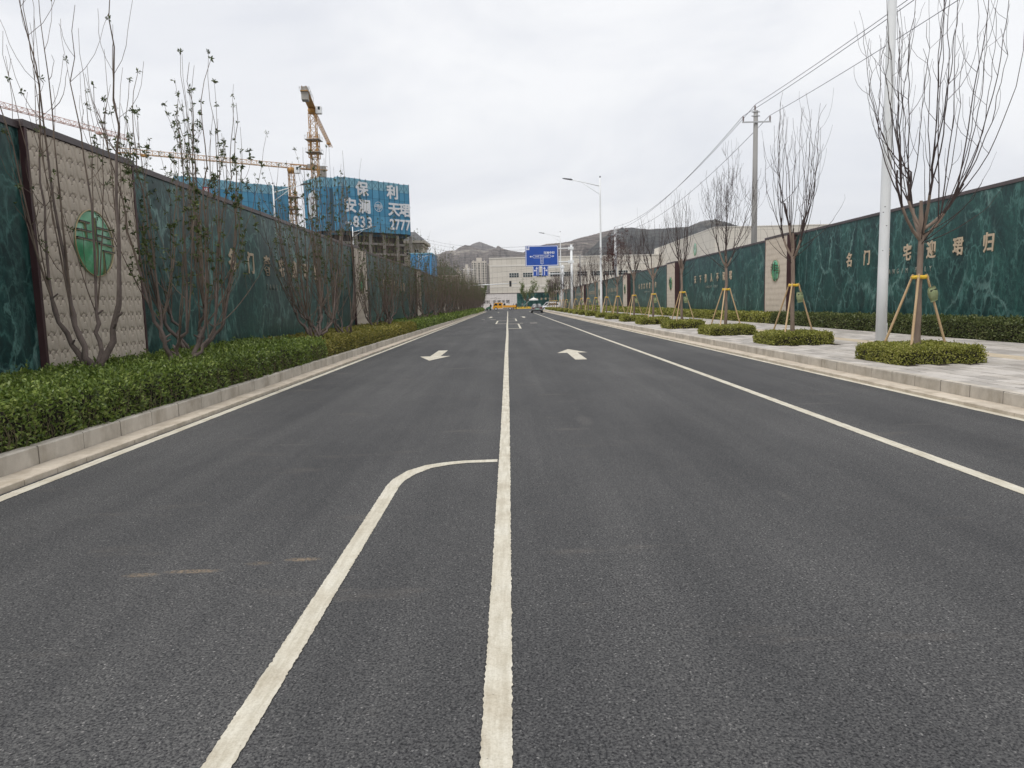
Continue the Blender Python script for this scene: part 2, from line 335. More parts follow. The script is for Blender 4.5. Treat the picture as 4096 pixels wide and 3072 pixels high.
# ------------------------------------------------------------------ lettering prepared in one pass
TEXTS = {}
def prep_text(items):
    tmp = []
    for key, body, size, ext, off in items:
        cu = bpy.data.curves.new('t', 'FONT'); cu.body = body; cu.size = size; cu.extrude = ext; cu.offset = off
        cu.align_x = 'CENTER'; cu.align_y = 'CENTER'; cu.resolution_u = 3
        o = bpy.data.objects.new('t', cu); COL.objects.link(o); tmp.append((key, o))
    dg = bpy.context.evaluated_depsgraph_get(); dg.update()
    for key, o in tmp: TEXTS[key] = bpy.data.meshes.new_from_object(o.evaluated_get(dg))
    for key, o in tmp:
        cu = o.data; bpy.data.objects.remove(o); bpy.data.curves.remove(cu)
L1, L2 = '名门奢宅迎珺归', '天下谁人不识珺'
items = [('w' + c, c, .60, .012, .014) for c in sorted(set(L1 + L2))]
items += [('e' + c, c, .27, .008, -.002) for c in sorted(set('TANGIMPOLY'))]
items += [('n' + c, c, 4.6, .0, .0) for c in '保利安澜天珺'] + [('d' + c, c, 4.4, .0, .0) for c in '8327'] + [('ds' + c, c, 1.5, .03, .03) for c in '0931']
items += [('s' + c, c, .46, .006, .012) for c in '马滩中街'] + [('s东', '东', .5, .006, .008)]
items += [('S187路', 'S187路', .30, .006, .006)] + [('v' + c, c, .27, .006, .005) for c in '马滩中街路']
items += [('h' + c, c, 1.15, .02, .01) for c in '保利安澜天珺'] + [('r' + c, c, 1.5, .02, .06) for c in '安全第一文明施工']
prep_text(items)
def embolden(key, r):
    src = TEXTS[key]; V = [tuple(v.co) for v in src.vertices]; F = [tuple(p.vertices) for p in src.polygons]; v, f = [], []
    for k in range(7):
        a = k * 6.2832 / 6; dx, dy = (0, 0) if k == 6 else (r * math.cos(a), r * math.sin(a))
        f += [tuple(i + len(v) for i in p) for p in F]; v += [(x + dx, y + dy, z + .005 * k) for x, y, z in V]
    me = bpy.data.meshes.new('glyph'); me.from_pydata(v, [], f); me.update(); TEXTS[key] = me
for k_ in list(TEXTS):
    if k_[0] == 'n': embolden(k_, .17)
    elif k_[0] == 'd' and len(k_) == 2: embolden(k_, .13)
ROT = {'R': Matrix(((0, 0, -1, 0), (-1, 0, 0, 0), (0, 1, 0, 0), (0, 0, 0, 1))),
       'L': Matrix(((0, 0, 1, 0), (1, 0, 0, 0), (0, 1, 0, 0), (0, 0, 0, 1))),
       'F': Matrix(((1, 0, 0, 0), (0, 0, -1, 0), (0, 1, 0, 0), (0, 0, 0, 1)))}
def letter(name, key, mat, parent, loc, face, sx=1, sy=1):
    me = TEXTS[key]
    if not me.materials: me.materials.append(mat)
    o = obj(name, me, parent)
    mtx = ROT[face] if isinstance(face, str) else face
    o.matrix_local = Matrix.Translation(loc) @ mtx @ Matrix.Diagonal((sx, sy, 1, 1))
    return o

# ------------------------------------------------------------------ ground, road
def sheet(name, x0, x1, y0, y1, z, mat, parent=None, kind='structure', nx=1, ny=1):
    xs = np.linspace(x0, x1, nx + 1); ys = np.linspace(y0, y1, ny + 1)
    v = [(x, y, z) for y in ys for x in xs]
    f = [(j * (nx + 1) + i, j * (nx + 1) + i + 1, (j + 1) * (nx + 1) + i + 1, (j + 1) * (nx + 1) + i) for j in range(ny) for i in range(nx)]
    return obj(name, npmesh(name, v, f, mat), parent, kind=kind)
sheet('ground', -6000, 6000, -300, 9000, -.03, M['ground'])
road = sheet('road', -4.98, 6.86, -6, 147, 0, M['asphalt'], nx=4, ny=20)
cross = sheet('crossing_street', -140, 60, 147, 209, 0, M['asphalt'], nx=8, ny=4)
def ribbon(name, pts_l, pts_r, z=.005, mat=None):
    n = len(pts_l); v = [(x, y, z) for x, y in pts_l] + [(x, y, z) for x, y in pts_r]
    return obj(name, npmesh(name, v, [(i, n + i, n + i + 1, i + 1) for i in range(n - 1)], mat or M['paint']), road)
def vline(name, x, w, y0, y1, wob=0.0, jag=.0022):
    ys = [y0]; 
    while ys[-1] < y1: ys.append(min(y1, ys[-1] + max(.012, ys[-1] * .006)))
    ys = np.array(ys); c = x + wob * np.sin(ys * .21 + x) + wob * .6 * np.sin(ys * .071 + 2 * x)
    l = c - w / 2 + rng.normal(0, jag, len(ys)); r = c + w / 2 + rng.normal(0, jag, len(ys))
    return ribbon(name, list(zip(l, ys)), list(zip(r, ys)))
vline('edge_line', -4.50, .135, 1.0, 149, .006)
vline('centre_line', -.085, .115, .5, 147, .008)
vline('lane_line', 4.10, .135, 1.0, 140, .012)
vline('edge_line', 6.36, .12, 1.0, 122, .012)
# curved branch line
up = [(-1.125, 1.2), (-1.12, 3), (-1.125, 5), (-1.13, 6.2), (-1.11, 6.46), (-1.02, 6.79), (-.87, 7.01), (-.69, 7.12), (-.5, 7.18), (-.145, 7.2)]
lo = [(-1.015, 1.2), (-1.01, 3), (-1.01, 5), (-1.01, 6.2), (-.99, 6.42), (-.92, 6.65), (-.80, 6.88), (-.62, 7.01), (-.45, 7.07), (-.145, 7.08)]
def dense(p, k=22):
    o = []
    for a, b in zip(p[:-1], p[1:]):
        n = max(2, int(math.dist(a, b) / .05))
        o += [(a[0] + (b[0] - a[0]) * i / n, a[1] + (b[1] - a[1]) * i / n) for i in range(n)]
    return o + [p[-1]]
def resamp(p, n):
    p = np.array(p); s = np.r_[0, np.cumsum(np.linalg.norm(np.diff(p, axis=0), axis=1))]; q = np.linspace(0, s[-1], n)
    return np.c_[np.interp(q, s, p[:, 0]), np.interp(q, s, p[:, 1])]
ul, ll = resamp(up, 460), resamp(lo, 460)
ribbon('branch_line', ul + rng.normal(0, .0020, ul.shape) * (1, 0.3), ll + rng.normal(0, .0020, ll.shape) * (1, .3))
def flat(name, poly, mat=None, z=.005):
    m = MB(); m.add([(x, y, z) for x, y in poly], [tuple(range(len(poly)))]); return m.build(name, mat or M['paint'], road)
def arrow(cx, cy, away, s=1.0, L=4.5):
    k = 1 if away else -1; a = L / 2
    P = [(-.165, -a), (.165, -a), (.165, a - 1.75), (.48, a - 1.75), (0, a), (-.48, a - 1.75), (-.165, a - 1.75)]
    flat('direction_arrow', [(cx + k * x * s, cy + k * y) for x, y in P])
arrow(2.0, 21.95, True); arrow(-2.33, 22.85, False)
arrow(1.76, 82.5, True, .9, 7); arrow(-2.1, 85.5, False, .9, 7)
arrow(-1.8, 133, False, .6, 6)
def bay(xa, xb, y0, y1, w=.13):
    m = MB(); z = .005
    x_in, x_out = xa, xb; s = 1 if xb > xa else -1
    for (p, q, r, u) in ((min(xb, xb - s * w), max(xb, xb - s * w), y0, y1), (min(xa, xb - s * w), max(xa, xb - s * w), y0, y0 + .42), (min(xa, xb - s * w), max(xa, xb - s * w), y1 - .42, y1)):
        m.add([(p, r, z), (q, r, z), (q, u, z), (p, u, z)], [(0, 1, 2, 3)])
    m.build('bay_marking', M['paint'], road)
bay(-.02, .83, 45.2, 56); bay(-.15, -1.06, 56.8, 67); bay(-.02, .80, 64.7, 74.6)
for xa, xb, y in ((.9, 1.16, 57.2), (1.72, 2.28, 56.9), (-1.85, -1.28, 73.2), (-2.76, -2.46, 74.3), (1.05, 2.1, 131), (4.7, 5.0, 107), (5.1, 5.5, 106), (5.0, 5.3, 104)):
    flat('short_dash', [(xa, y - .35), (xb, y - .35), (xb, y + .35), (xa, y + .35)])
# ------------------------------------------------------------------ kerbs
def kerb(name, side):
    root = empty(name); root['kind'] = 'structure'
    s = -1 if side == 'L' else 1
    face, out, back, top = (4.93, 4.62, 5.06, .25) if side == 'L' else (6.79, 6.43, 6.935, .235)
    step, y0, y1 = (.79, 3.35, 148.5) if side == 'L' else (.713, 4.68, 146)
    meshes = []
    for k in range(4):
        m = MB(); a, b_ = sorted((s * face, s * back)); m.bbox(a, b_, .007, step - .009, -.05, top + [0, .003, -.002, .001][k], .014)
        meshes.append(m.mesh('kerb_stone', M['kerb']))
    y = y0; i = 0
    while y < y1:
        obj('kerb_stone', meshes[rng.integers(4)], root, (s * float(np.clip(rng.normal(0, .0018), -.003, .003)), y, rng.normal(0, .001))); y += step; i += 1
    gm = []
    for k in range(4):
        m = MB(); a, b_ = sorted((s * out, s * (face - .002))); m.bbox(a, b_, .005, .5 - .005, -.05, .058 + [0, .002, -.001, .001][k], .007)
        gm.append(m.mesh('gutter_stone', M['gutter']))
    y = y0 + .25; i = 0
    while y < y1 and i < 292:
        obj('gutter_stone', gm[rng.integers(4)], root, (s * float(np.clip(rng.normal(0, .0015), -.003, .003)), y, float(np.clip(rng.normal(0, .001), -.002, .002)))); y += .5; i += 1
    m = MB(); a, b_ = sorted((s * (face + .007), s * (back - .007))); m.box(a, b_, y0, y1, -.06, top - .006)
    a, b_ = sorted((s * (out + .007), s * (face + .003))); m.box(a, b_, y0 + .2, y1, -.055, .052)
    m.build('mortar_bed', M['mortar'], root)
    return root
kerb('kerb_left', 'L'); kerb('kerb_right', 'R')
# ------------------------------------------------------------------ right pavement of real pavers
pav = sheet('pavement', 6.93, 13.9, -6, 147, .195, M['sand'])
PITS = [14.5, 20.9, 27.2, 34.2, 41.0, 47.4, 54.4, 60.5, 67.9, 74.5, 81.1, 87.7, 94.6, 101.9, 108.2, 114.7, 122.3, 128.8, 135.6, 142.6]
TX = 8.34
cells = []
for i in range(22):
    x = 6.945 + i * .3
    if x + .3 > 13.7: break
    for j in range(-14, 90):
        y = 8 + j * .6 + (.3 if i % 2 else 0)
        if y > 47.6 or y < .5: continue
        if any(abs(y + .3 - p) < .95 and abs(x + .15 - TX) < .92 for p in PITS): continue
        cells.append((x, y, i))
cells.sort(key=lambda c: math.hypot(c[0], c[1]) + (1000 if (c[0] + .15) / (c[1] + .3) > .74 else 0))
pm = [MB().bbox(.014, .286, .014, .586, 0, .03, .004).mesh('paver', M['paver']) for _ in range(1)]
tm = MB().bbox(.014, .286, .014, .586, 0, .031, .004).mesh('tactile_paver', M['tactile'])
TACT = (11, 12)
for x, y, i in cells[:290]:
    obj('tactile_paver' if i in TACT else 'paver', tm if i in TACT else pm[0], pav, (x, y, .197 + rng.normal(0, .0012)))
m, m2 = MB(), MB()
for x, y, i in cells[290:]:
    z = .197 + rng.normal(0, .0012); (m2 if i in TACT else m).bbox(x + .014, x + .286, y + .014, y + .586, z, z + .03, .004)
m.build('paver_field', M['paver'], pav, kind='stuff'); m2.build('tactile_field', M['tactile'], pav, kind='stuff')
sheet('far_paving', 6.94, 13.7, 48.2, 147, .226, M['paving_far'], pav, kind=None)
sheet('far_tactile', 10.245, 10.845, 48.2, 147, .230, M['tactile'], pav, kind=None)
sheet('soil_bed', -7.6, -5.05, -6, 150, .19, M['soil'])
sheet('soil_bed', 13.55, 14.9, -6, 150, .205, M['soil'])
sheet('far_kerb', -140, 60, 209, 221, .16, M['paving_far'])
m = MB(); m.box(-140, 60, 208.85, 209, -.05, .17); m.build('far_kerb_edge', M['kerb'], kind='structure')

# ------------------------------------------------------------------ hoardings
TW, TH = .3225, .289                                     # one embossed tile
def tile_mesh(n, nx=10, nz=15, joined=False):
    """relief in local: x along wall, y up, z outwards"""
    u = (np.arange(n + 1)) / n; U, V = np.meshgrid(u, u)
    h = np.full_like(U, .55)
    sm = lambda q, a, b: np.clip((q - a) / (b - a), 0, 1)
    for cx in (.26, .74):
        q = np.sqrt(((U - cx) / .215) ** 2 + ((V - .50) / .44) ** 2)
        h = np.where(q < 1, .35 + .65 * np.sqrt(np.clip(1 - q ** 2, 0, 1)), h)
        h = h - 1.0 * np.exp(-((q - 1.08) / .11) ** 2)
    q = np.sqrt(((U - .5) / .15) ** 2 + ((V - .40) / .25) ** 2)
    h = np.where(q < 1, .75 + .35 * np.sqrt(np.clip(1 - q ** 2, 0, 1)), h) - .45 * np.exp(-((q - 1.08) / .12) ** 2) - .25 * np.exp(-((q - .5) / .13) ** 2)
    h = h - .55 * np.exp(-((np.abs(U - .5) - .05) / .018) ** 2) * (V > .66)
    e_ = np.minimum(np.minimum(U, 1 - U), np.minimum(V, 1 - V)); h = h - .15 * np.exp(-(e_ / .022) ** 2)
    z = h * (.009 if joined else .017)
    v = np.stack([U * TW, V * TH, z], -1).reshape(-1, 3)
    f = np.array([(j * (n + 1) + i, j * (n + 1) + i + 1, (j + 1) * (n + 1) + i + 1, (j + 1) * (n + 1) + i) for j in range(n) for i in range(n)])
    if not joined: return npmesh('relief_tile', v, f, M['relief'], smooth=True)
    Vs, Fs = [], []
    for a in range(nx):
        for c in range(nz):
            Fs.append(f + len(Vs) * len(v)); Vs.append(v + np.array([a * TW, c * TH, 0]))
    return npmesh('relief_sheet', np.concatenate(Vs), np.concatenate(Fs), M['relief'], smooth=True)
tile_hi = tile_mesh(30); sheet_lo = tile_mesh(12, joined=True)
def disc_path(r, n=48): return [(r * math.cos(a), r * math.sin(a), 0) for a in np.linspace(0, 2 * math.pi, n + 1)]
EM_R = .58
def emblem_meshes():
    g = MB(); n = 48; v = [(0, 0, .05)]; f = []
    for k, (r, z) in enumerate(((.33, .045), (.5, .028), (EM_R, .004))):
        v += [(r * math.cos(2 * math.pi * i / n), r * math.sin(2 * math.pi * i / n), z) for i in range(n)]
    f = [(0, 1 + i, 1 + (i + 1) % n) for i in range(n)]
    for k in range(2): f += [(1 + k * n + i, 1 + (k + 1) * n + i, 1 + (k + 1) * n + (i + 1) % n, 1 + k * n + (i + 1) % n) for i in range(n)]
    g.add(v, f, True); disc = g.mesh('jade_disc', M['jade'])
    a = np.linspace(0, 2 * math.pi, 49); ring = MB().tube([(EM_R * math.cos(q), EM_R * math.sin(q), .03) for q in a], .013, 8, False).mesh('rim', M['brass'])
    B = [(-.80, .63, -.30, .61), (-.97, .37, -.25, .35), (-.99, .12, .30, .07), (-.53, .64, -.50, .10), (.04, .51, .80, .48), (.10, .27, .94, .23), (.15, .02, .98, -.02),
         (.32, -.20, .96, -.23), (.36, -.19, .38, -.92), (.02, .80, .03, -.3), (.03, -.3, -.12, -.98)]
    dark, lite = MB(), MB()
    for x0, y0, x1, y1 in B:
        p = np.array([(x0, y0), (x1, y1)]) * EM_R * .97; dd = (p[1] - p[0]) / np.linalg.norm(p[1] - p[0]); nn = np.array([-dd[1], dd[0]])
        for mb, off, w, z in ((dark, 0, .013, .068), (lite, -.017, .0045, .066)):
            q = [p[0] + nn * (off + w), p[0] + nn * (off - w), p[1] + nn * (off - w), p[1] + nn * (off + w)]
            mb.add([(a_[0], a_[1], .0) for a_ in q] + [(a_[0], a_[1], z) for a_ in q], [(4, 5, 6, 7), (0, 1, 5, 4), (1, 2, 6, 5), (2, 3, 7, 6), (3, 0, 4, 7)])
    return disc, ring, dark.mesh('lattice_bars', M['bar']), lite.mesh('lattice_edges', M['brass'])
EMB = emblem_meshes()
marble_cache = {}
def hoarding(name, label, face, xg, xb, z0, ztop, beige, ystart, yend, text_at, zt, ze, n_hi):
    """face 'L'/'R'; xg green plane, xb relief plane; beige list of (y0,y1)"""
    root = empty(name, (0, 0, 0)); tag(root, label, 'hoarding')
    s = 1 if face == 'L' else -1                                       # outward normal sign
    spans = []; cur = ystart
    for a, b_ in beige: spans.append((cur, a)); cur = b_
    spans.append((cur, yend))
    for a, b_ in spans:
        if b_ - a < .3: continue
        m = MB(); x0, x1 = sorted((xg, xg - s * .12)); m.box(x0, x1, 0, b_ - a, 0, ztop - z0)
        me = m.mesh('marble_panel', M['marble']); obj('marble_panel', me, root, (0, a, z0))
        m = MB(); x0, x1 = sorted((xg + s * .035, xg - s * .16)); m.box(x0, x1, a + .002, b_ - .002, ztop + .002, ztop + .11); m.build('coping', M['cap'], root)
    for i, (a, b_) in enumerate(beige):
        w = b_ - a
        m = MB(); x0, x1 = sorted((xb - s * .006, xg - s * .14)); m.box(x0, x1, a, b_, z0, ztop + .03); m.build('pilaster_box', M['brown'], root)
        m = MB(); x0, x1 = sorted((xb + s * .03, xg - s * .17)); m.box(x0, x1, a - .03, b_ + .03, ztop + .032, ztop + .14); m.build('coping', M['cap'], root)
        for yy in (a, b_ - .055):
            m = MB(); x0, x1 = sorted((xb - s * .004, xb + s * .022)); m.box(x0, x1, yy - .004, yy + .059, z0, ztop + .028); m.build('frame_post', M['brown'], root)
        nx = 10 if w > 3.1 else 9; kx = (w - .12) / (nx * TW); kz = (ztop - z0 + .02) / (15 * TH)
        mtx = ROT[face]; yst = (a + .06) if face == 'L' else (b_ - .06)
        if i < n_hi:
            for cc in range(nx):
                for r in range(15):
                    o = obj('relief_tile', tile_hi, root)
                    o.matrix_local = Matrix.Translation((xb, yst + s * cc * TW * kx, z0 + r * TH * kz)) @ mtx @ Matrix.Diagonal((kx, kz, 1, 1))
        else:
            o = obj('relief_sheet', sheet_lo, root, kind='stuff')
            o.matrix_local = Matrix.Translation((xb, yst, z0)) @ mtx @ Matrix.Diagonal((kx * nx / 10, kz, 1, 1))
        em = empty('emblem', (0, 0, 0)); em.parent = root
        em.matrix_local = Matrix.Translation((xb + s * .012, (a + b_) / 2, zt - .06)) @ mtx
        for me, nm in zip(EMB, ('jade_disc', 'rim', 'lattice_bars', 'lattice_edges')): obj(nm, me, em)
    for k, (yc, txt) in enumerate(text_at):
        for j, c in enumerate(txt):
            letter('character', 'w' + c, M['gold'], root, (xg + s * .014, yc + s * (j - 3) * (1.40 if face == 'L' else 1.5), zt), face, .90, 1.05)
        for j, c in enumerate('TANGIM POLY'):
            if c != ' ': letter('latin_letter', 'e' + c, M['gold2'], root, (xg + s * .010, yc + s * (j - 5) * .30, ze), face, .75, 1.0)
    return root
LB = [(11.28, 14.48), (34.6, 37.7), (57.9, 61.0), (81.2, 84.3), (104.5, 107.6), (127.8, 130.9), (151.0, 154.1)]
hoarding('hoarding', 'long green marble-print hoarding behind the shrub trees opposite the pavement', 'L', -7.44, -7.36, .12, 4.44, LB, -3, 165,
         [(23.7, L1), (47.2, L2), (70.5, L1), (94, L2), (117, L1)], 2.90, 2.28, 1)
RB = [(12.3, 15.5), (37.1, 40.34), (61.94, 65.18), (86.78, 90.0), (111.6, 114.8), (136.4, 139.6), (161.2, 164.4)]
hoarding('hoarding', 'long green marble-print hoarding with beige pilasters behind the paved walk and staked trees', 'R', 14.9, 14.5, .15, 4.74, RB, -3, 196,
         [(26.7, L1), (52.3, L2), (76.5, L1), (101.3, L2), (126, L1), (150.8, L2)], 3.07, 2.45, 0)
# ------------------------------------------------------------------ foliage
def leaves_mesh(name, P, Nn, size, aspect, mat, r, up=.35, jitter=1.0):
    n = len(P); size = np.asarray(size) if not np.isscalar(size) else np.full(n, size)
    size = size * r.uniform(.65, 1.25, n)
    D = r.normal(0, 1, (n, 3)) * jitter + Nn * .8 + np.array([0, 0, up]); D /= np.linalg.norm(D, axis=1)[:, None]
    S = np.cross(D, r.normal(0, 1, (n, 3)) * .6 + Nn); S /= np.linalg.norm(S, axis=1)[:, None] + 1e-9
    F = np.cross(S, D)
    L = size[:, None]; Wd = L * aspect * .5
    a = P; t_ = P + D * L - F * L * .12; l = P + D * L * .5 + S * Wd + F * L * .07; rr = P + D * L * .5 - S * Wd + F * L * .07
    v = np.stack([a, rr, t_, l], 1).reshape(-1, 3)
    return npmesh(name, v, np.arange(4 * n).reshape(-1, 4), mat)
def bumpf(x, y, z, k=1.0):
    return (np.sin(x * 7 * k + y * 3.1 * k) * np.sin(y * 5.3 * k + z * 4 * k + 1) + .7 * np.sin(y * 11 * k + x * 9 * k + z * 8 * k) * np.sin(x * 13 * k - z * 10 * k + 2))
def box_shell(x0, x1, y0, y1, z0, z1, dens, r, sides, rnd=.09, depth=.09, amp=.03):
    """random points on the rounded shell of a clipped hedge, with outward normals"""
    P, Q = [], []
    hx, hy = (x1 - x0) / 2, (y1 - y0) / 2; cx, cy = (x0 + x1) / 2, (y0 + y1) / 2
    def add(n, f):
        p, q = f(r.uniform(-1, 1, n), r.uniform(-1, 1, n)); P.append(p); Q.append(np.tile(q, (n, 1)))
    A = {'top': (4 * hx * hy, lambda u, v: (np.c_[cx + u * hx, cy + v * hy, np.full(len(u), z1)], (0, 0, 1.))),
         'xneg': (2 * hy * (z1 - z0), lambda u, v: (np.c_[np.full(len(u), x0), cy + v * hy, z0 + (u + 1) / 2 * (z1 - z0)], (-1., 0, .25))),
         'xpos': (2 * hy * (z1 - z0), lambda u, v: (np.c_[np.full(len(u), x1), cy + v * hy, z0 + (u + 1) / 2 * (z1 - z0)], (1., 0, .25))),
         'yneg': (2 * hx * (z1 - z0), lambda u, v: (np.c_[cx + u * hx, np.full(len(u), y0), z0 + (v + 1) / 2 * (z1 - z0)], (0, -1., .25))),
         'ypos': (2 * hx * (z1 - z0), lambda u, v: (np.c_[cx + u * hx, np.full(len(u), y1), z0 + (v + 1) / 2 * (z1 - z0)], (0, 1., .25)))}
    for s in sides: add(int(A[s][0] * dens), A[s][1])
    P = np.concatenate(P); Q = np.concatenate(Q)
    top = Q[:, 2] > .9
    ex = np.zeros(len(P))
    if 'xneg' in sides: ex = np.maximum(ex, np.clip(1 - (P[:, 0] - x0) / .22, 0, 1))
    if 'xpos' in sides: ex = np.maximum(ex, np.clip(1 - (x1 - P[:, 0]) / .22, 0, 1))
    if 'yneg' in sides: ex = np.maximum(ex, np.clip(1 - (P[:, 1] - y0) / .22, 0, 1))
    if 'ypos' in sides: ex = np.maximum(ex, np.clip(1 - (y1 - P[:, 1]) / .22, 0, 1))
    P[top, 2] -= (rnd * ex ** 2)[top]
    ez = np.clip(1 - (z1 - P[:, 2]) / .25, 0, 1)
    P[~top, :2] -= (Q[:, :2] * (rnd * ez ** 2)[:, None])[~top]
    b = bumpf(P[:, 0], P[:, 1], P[:, 2]) * amp - r.exponential(depth * .5, len(P)).clip(0, depth * 2)
    P += Q * b[:, None]
    P[:, 2] = np.maximum(P[:, 2], z0 + .01)
    return P, Q
def core_box(x0, x1, y0, y1, z0, z1, inset, name, parent):
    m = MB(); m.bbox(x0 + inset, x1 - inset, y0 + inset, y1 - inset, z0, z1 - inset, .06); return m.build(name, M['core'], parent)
def hedge(label, name, x0, x1, segs, z0, z1, mat, sides, aspect, r, stems=0, front=None, inset=.1, amp=.035, group=None):
    """segs: list of (y0,y1,leaf length,density)"""
    root = empty(name, ((x0 + x1) / 2, segs[0][0], z0)); tag(root, label, 'hedge', group); off = np.array([(x0 + x1) / 2, segs[0][0], z0])
    for y0, y1, s, d in segs:
        sd = [k for k in sides if not (k == 'yneg' and y0 != segs[0][0]) and not (k == 'ypos' and y1 != segs[-1][1])]
        P, Q = box_shell(x0, x1, y0, y1, z0, z1, d, r, sd, amp=amp)
        obj('foliage', leaves_mesh('foliage', P - off, Q, s, aspect, mat, r), root, kind='stuff')
        n = int((y1 - y0) * (x1 - x0) * (34 if s < .07 else 5))
        if n and s < .12:                                     # sprigs standing proud of the clipped top
            px = r.uniform(x0 + .1, x1 - .1, n); py = r.uniform(y0, y1, n); hh = abs(r.normal(.05, .04, n))
            base = np.c_[px, py, z1 + bumpf(px, py, z1) * amp + hh * .4]; k = 6
            PP = np.repeat(base, k, 0) + np.c_[r.normal(0, .012, n * k), r.normal(0, .012, n * k), r.uniform(-.04, .05, n * k)]
            obj('sprigs', leaves_mesh('sprigs', PP - off, np.tile((0, 0, 1.), (n * k, 1)), s, aspect, mat, r, up=.6), root, kind='stuff')
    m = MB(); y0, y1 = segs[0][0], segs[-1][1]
    m.bbox(x0 + inset, x1 - inset, y0 + inset, y1 - inset, z0 - .05, z1 - inset, .06); m.xform(Matrix.Translation(-Vector(off))); m.build('shade_core', M['core'], root)  # solid dark core, shade behind the leaves put into its colour
    if stems:
        paths = []
        for k in range(stems):
            y = r.uniform(segs[0][0], min(segs[-1][1], segs[0][0] + 26)); x = front + r.normal(0, .03); L = r.uniform(.15, .42); a = r.normal(0, .22); zb = z0 + r.uniform(-.02, .1)
            p = np.array([(x, y, zb), (x + r.normal(.02, .03), y + a * L * .5, zb + L * .5), (x + r.normal(0, .04), y + a * L, zb + L)]) - off
            paths.append((p, np.array([.004, .003, .002]) * r.uniform(.7, 1.3)))
        obj('stems', tubes_mesh('stems', paths, 4, M['stem']), root, kind='stuff')
    return root
R1 = np.random.default_rng(11)
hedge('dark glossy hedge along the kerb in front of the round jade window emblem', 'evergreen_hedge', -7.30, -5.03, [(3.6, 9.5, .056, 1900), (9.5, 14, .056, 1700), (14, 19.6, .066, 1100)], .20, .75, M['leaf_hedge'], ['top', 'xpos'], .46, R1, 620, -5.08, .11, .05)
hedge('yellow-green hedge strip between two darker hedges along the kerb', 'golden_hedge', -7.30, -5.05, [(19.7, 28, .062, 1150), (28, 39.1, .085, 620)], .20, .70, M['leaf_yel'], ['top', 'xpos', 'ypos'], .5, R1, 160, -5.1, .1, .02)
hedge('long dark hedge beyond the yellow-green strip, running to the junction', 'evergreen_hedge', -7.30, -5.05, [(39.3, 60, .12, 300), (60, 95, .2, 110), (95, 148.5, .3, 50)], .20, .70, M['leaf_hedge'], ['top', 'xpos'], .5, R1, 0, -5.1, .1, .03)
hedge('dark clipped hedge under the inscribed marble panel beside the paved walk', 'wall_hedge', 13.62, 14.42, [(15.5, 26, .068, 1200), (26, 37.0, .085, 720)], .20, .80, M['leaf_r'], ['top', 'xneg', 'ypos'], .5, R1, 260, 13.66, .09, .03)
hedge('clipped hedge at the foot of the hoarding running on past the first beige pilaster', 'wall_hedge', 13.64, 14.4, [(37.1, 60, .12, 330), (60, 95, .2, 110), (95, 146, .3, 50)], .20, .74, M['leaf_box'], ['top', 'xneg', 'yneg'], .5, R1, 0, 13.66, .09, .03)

# clipped square beds round the street trees
def bed_meshes(dens, size, seed):
    r = np.random.default_rng(seed); h = .86
    P, Q = box_shell(-h, h, -h, h, 0, .35, dens, r, ['top', 'xneg', 'xpos', 'yneg', 'ypos'], rnd=.1, amp=.025)
    n = 60; a = r.uniform(-.8, .8, (n, 2)); PP = np.repeat(np.c_[a, np.full(n, .35)], 6, 0) + r.normal(0, .018, (n * 6, 3))
    P = np.r_[P, PP]; Q = np.r_[Q, np.tile((0, 0, 1.), (n * 6, 1))]
    return leaves_mesh('foliage', P, Q, size, .55, M['leaf_box'], r)
BEDS = [bed_meshes(4300, .040, 3), bed_meshes(2900, .048, 4), bed_meshes(900, .085, 5), bed_meshes(350, .14, 6)]
bed_core = MB().bbox(-.82, .82, -.82, .82, -.04, .27, .06).mesh('shade_core', M['core'])  # bed core, a dark box painted as shade under the leaves
bed_soil = MB().box(-.93, .93, -.93, .93, -.05, .0).mesh('soil', M['soil'])
ORD = 'first second third fourth fifth sixth seventh eighth ninth tenth eleventh twelfth thirteenth fourteenth fifteenth sixteenth seventeenth eighteenth nineteenth twentieth'.split()
for i, y in enumerate(PITS):
    o = empty('box_bed', (TX + rng.normal(0, .02), y, .223), (i % 4) * math.pi / 2)
    k = 0 if i == 0 else 1 if i < 3 else 2 if i < 8 else 3
    obj('foliage', BEDS[k], o, kind='stuff'); obj('shade_core', bed_core, o); obj('soil', bed_soil, o)
    tag(o, 'square clipped box bed below the tallest staked tree by the lamp post' if i == 0 else 'square clipped box bed, %s along the pavement counting from the near lamp post' % ORD[i], 'hedge', None if i == 0 else 'box beds along the pavement')

# ------------------------------------------------------------------ staked young trees on the right
def shoot_path(base, az, R, L, r, n=11, wig=.03, r0=.012, r1=.0025, k=2.6, lean=(0, 0), inw=0):
    t_ = np.linspace(0, 1, n); rad = R * ((1 - np.exp(-k * t_)) / (1 - math.exp(-k)) - inw * t_ ** 2)
    w = np.cumsum(r.normal(0, wig, (n, 2)), 0) * np.linspace(0, 1, n)[:, None]
    P = np.c_[base[0] + math.cos(az) * rad + w[:, 0] + lean[0] * t_, base[1] + math.sin(az) * rad + w[:, 1] + lean[1] * t_, base[2] + L * t_ ** 1.04]
    return P, r0 + (r1 - r0) * t_ ** .8
def twig(P, Rr, r, n_tw, out, L0=.5, L1=1.2):
    o = []
    for k in range(n_tw):
        i = r.integers(2, len(P) - 2); b = P[i]; az = r.uniform(0, 6.28); L = r.uniform(L0, L1)
        q, rq = shoot_path(b, az, L * r.uniform(.25, .6), L, r, 6, .02, max(.0036, Rr[i] * .6), .0028)
        o.append((q, rq)); out.append((q, rq))
    return o
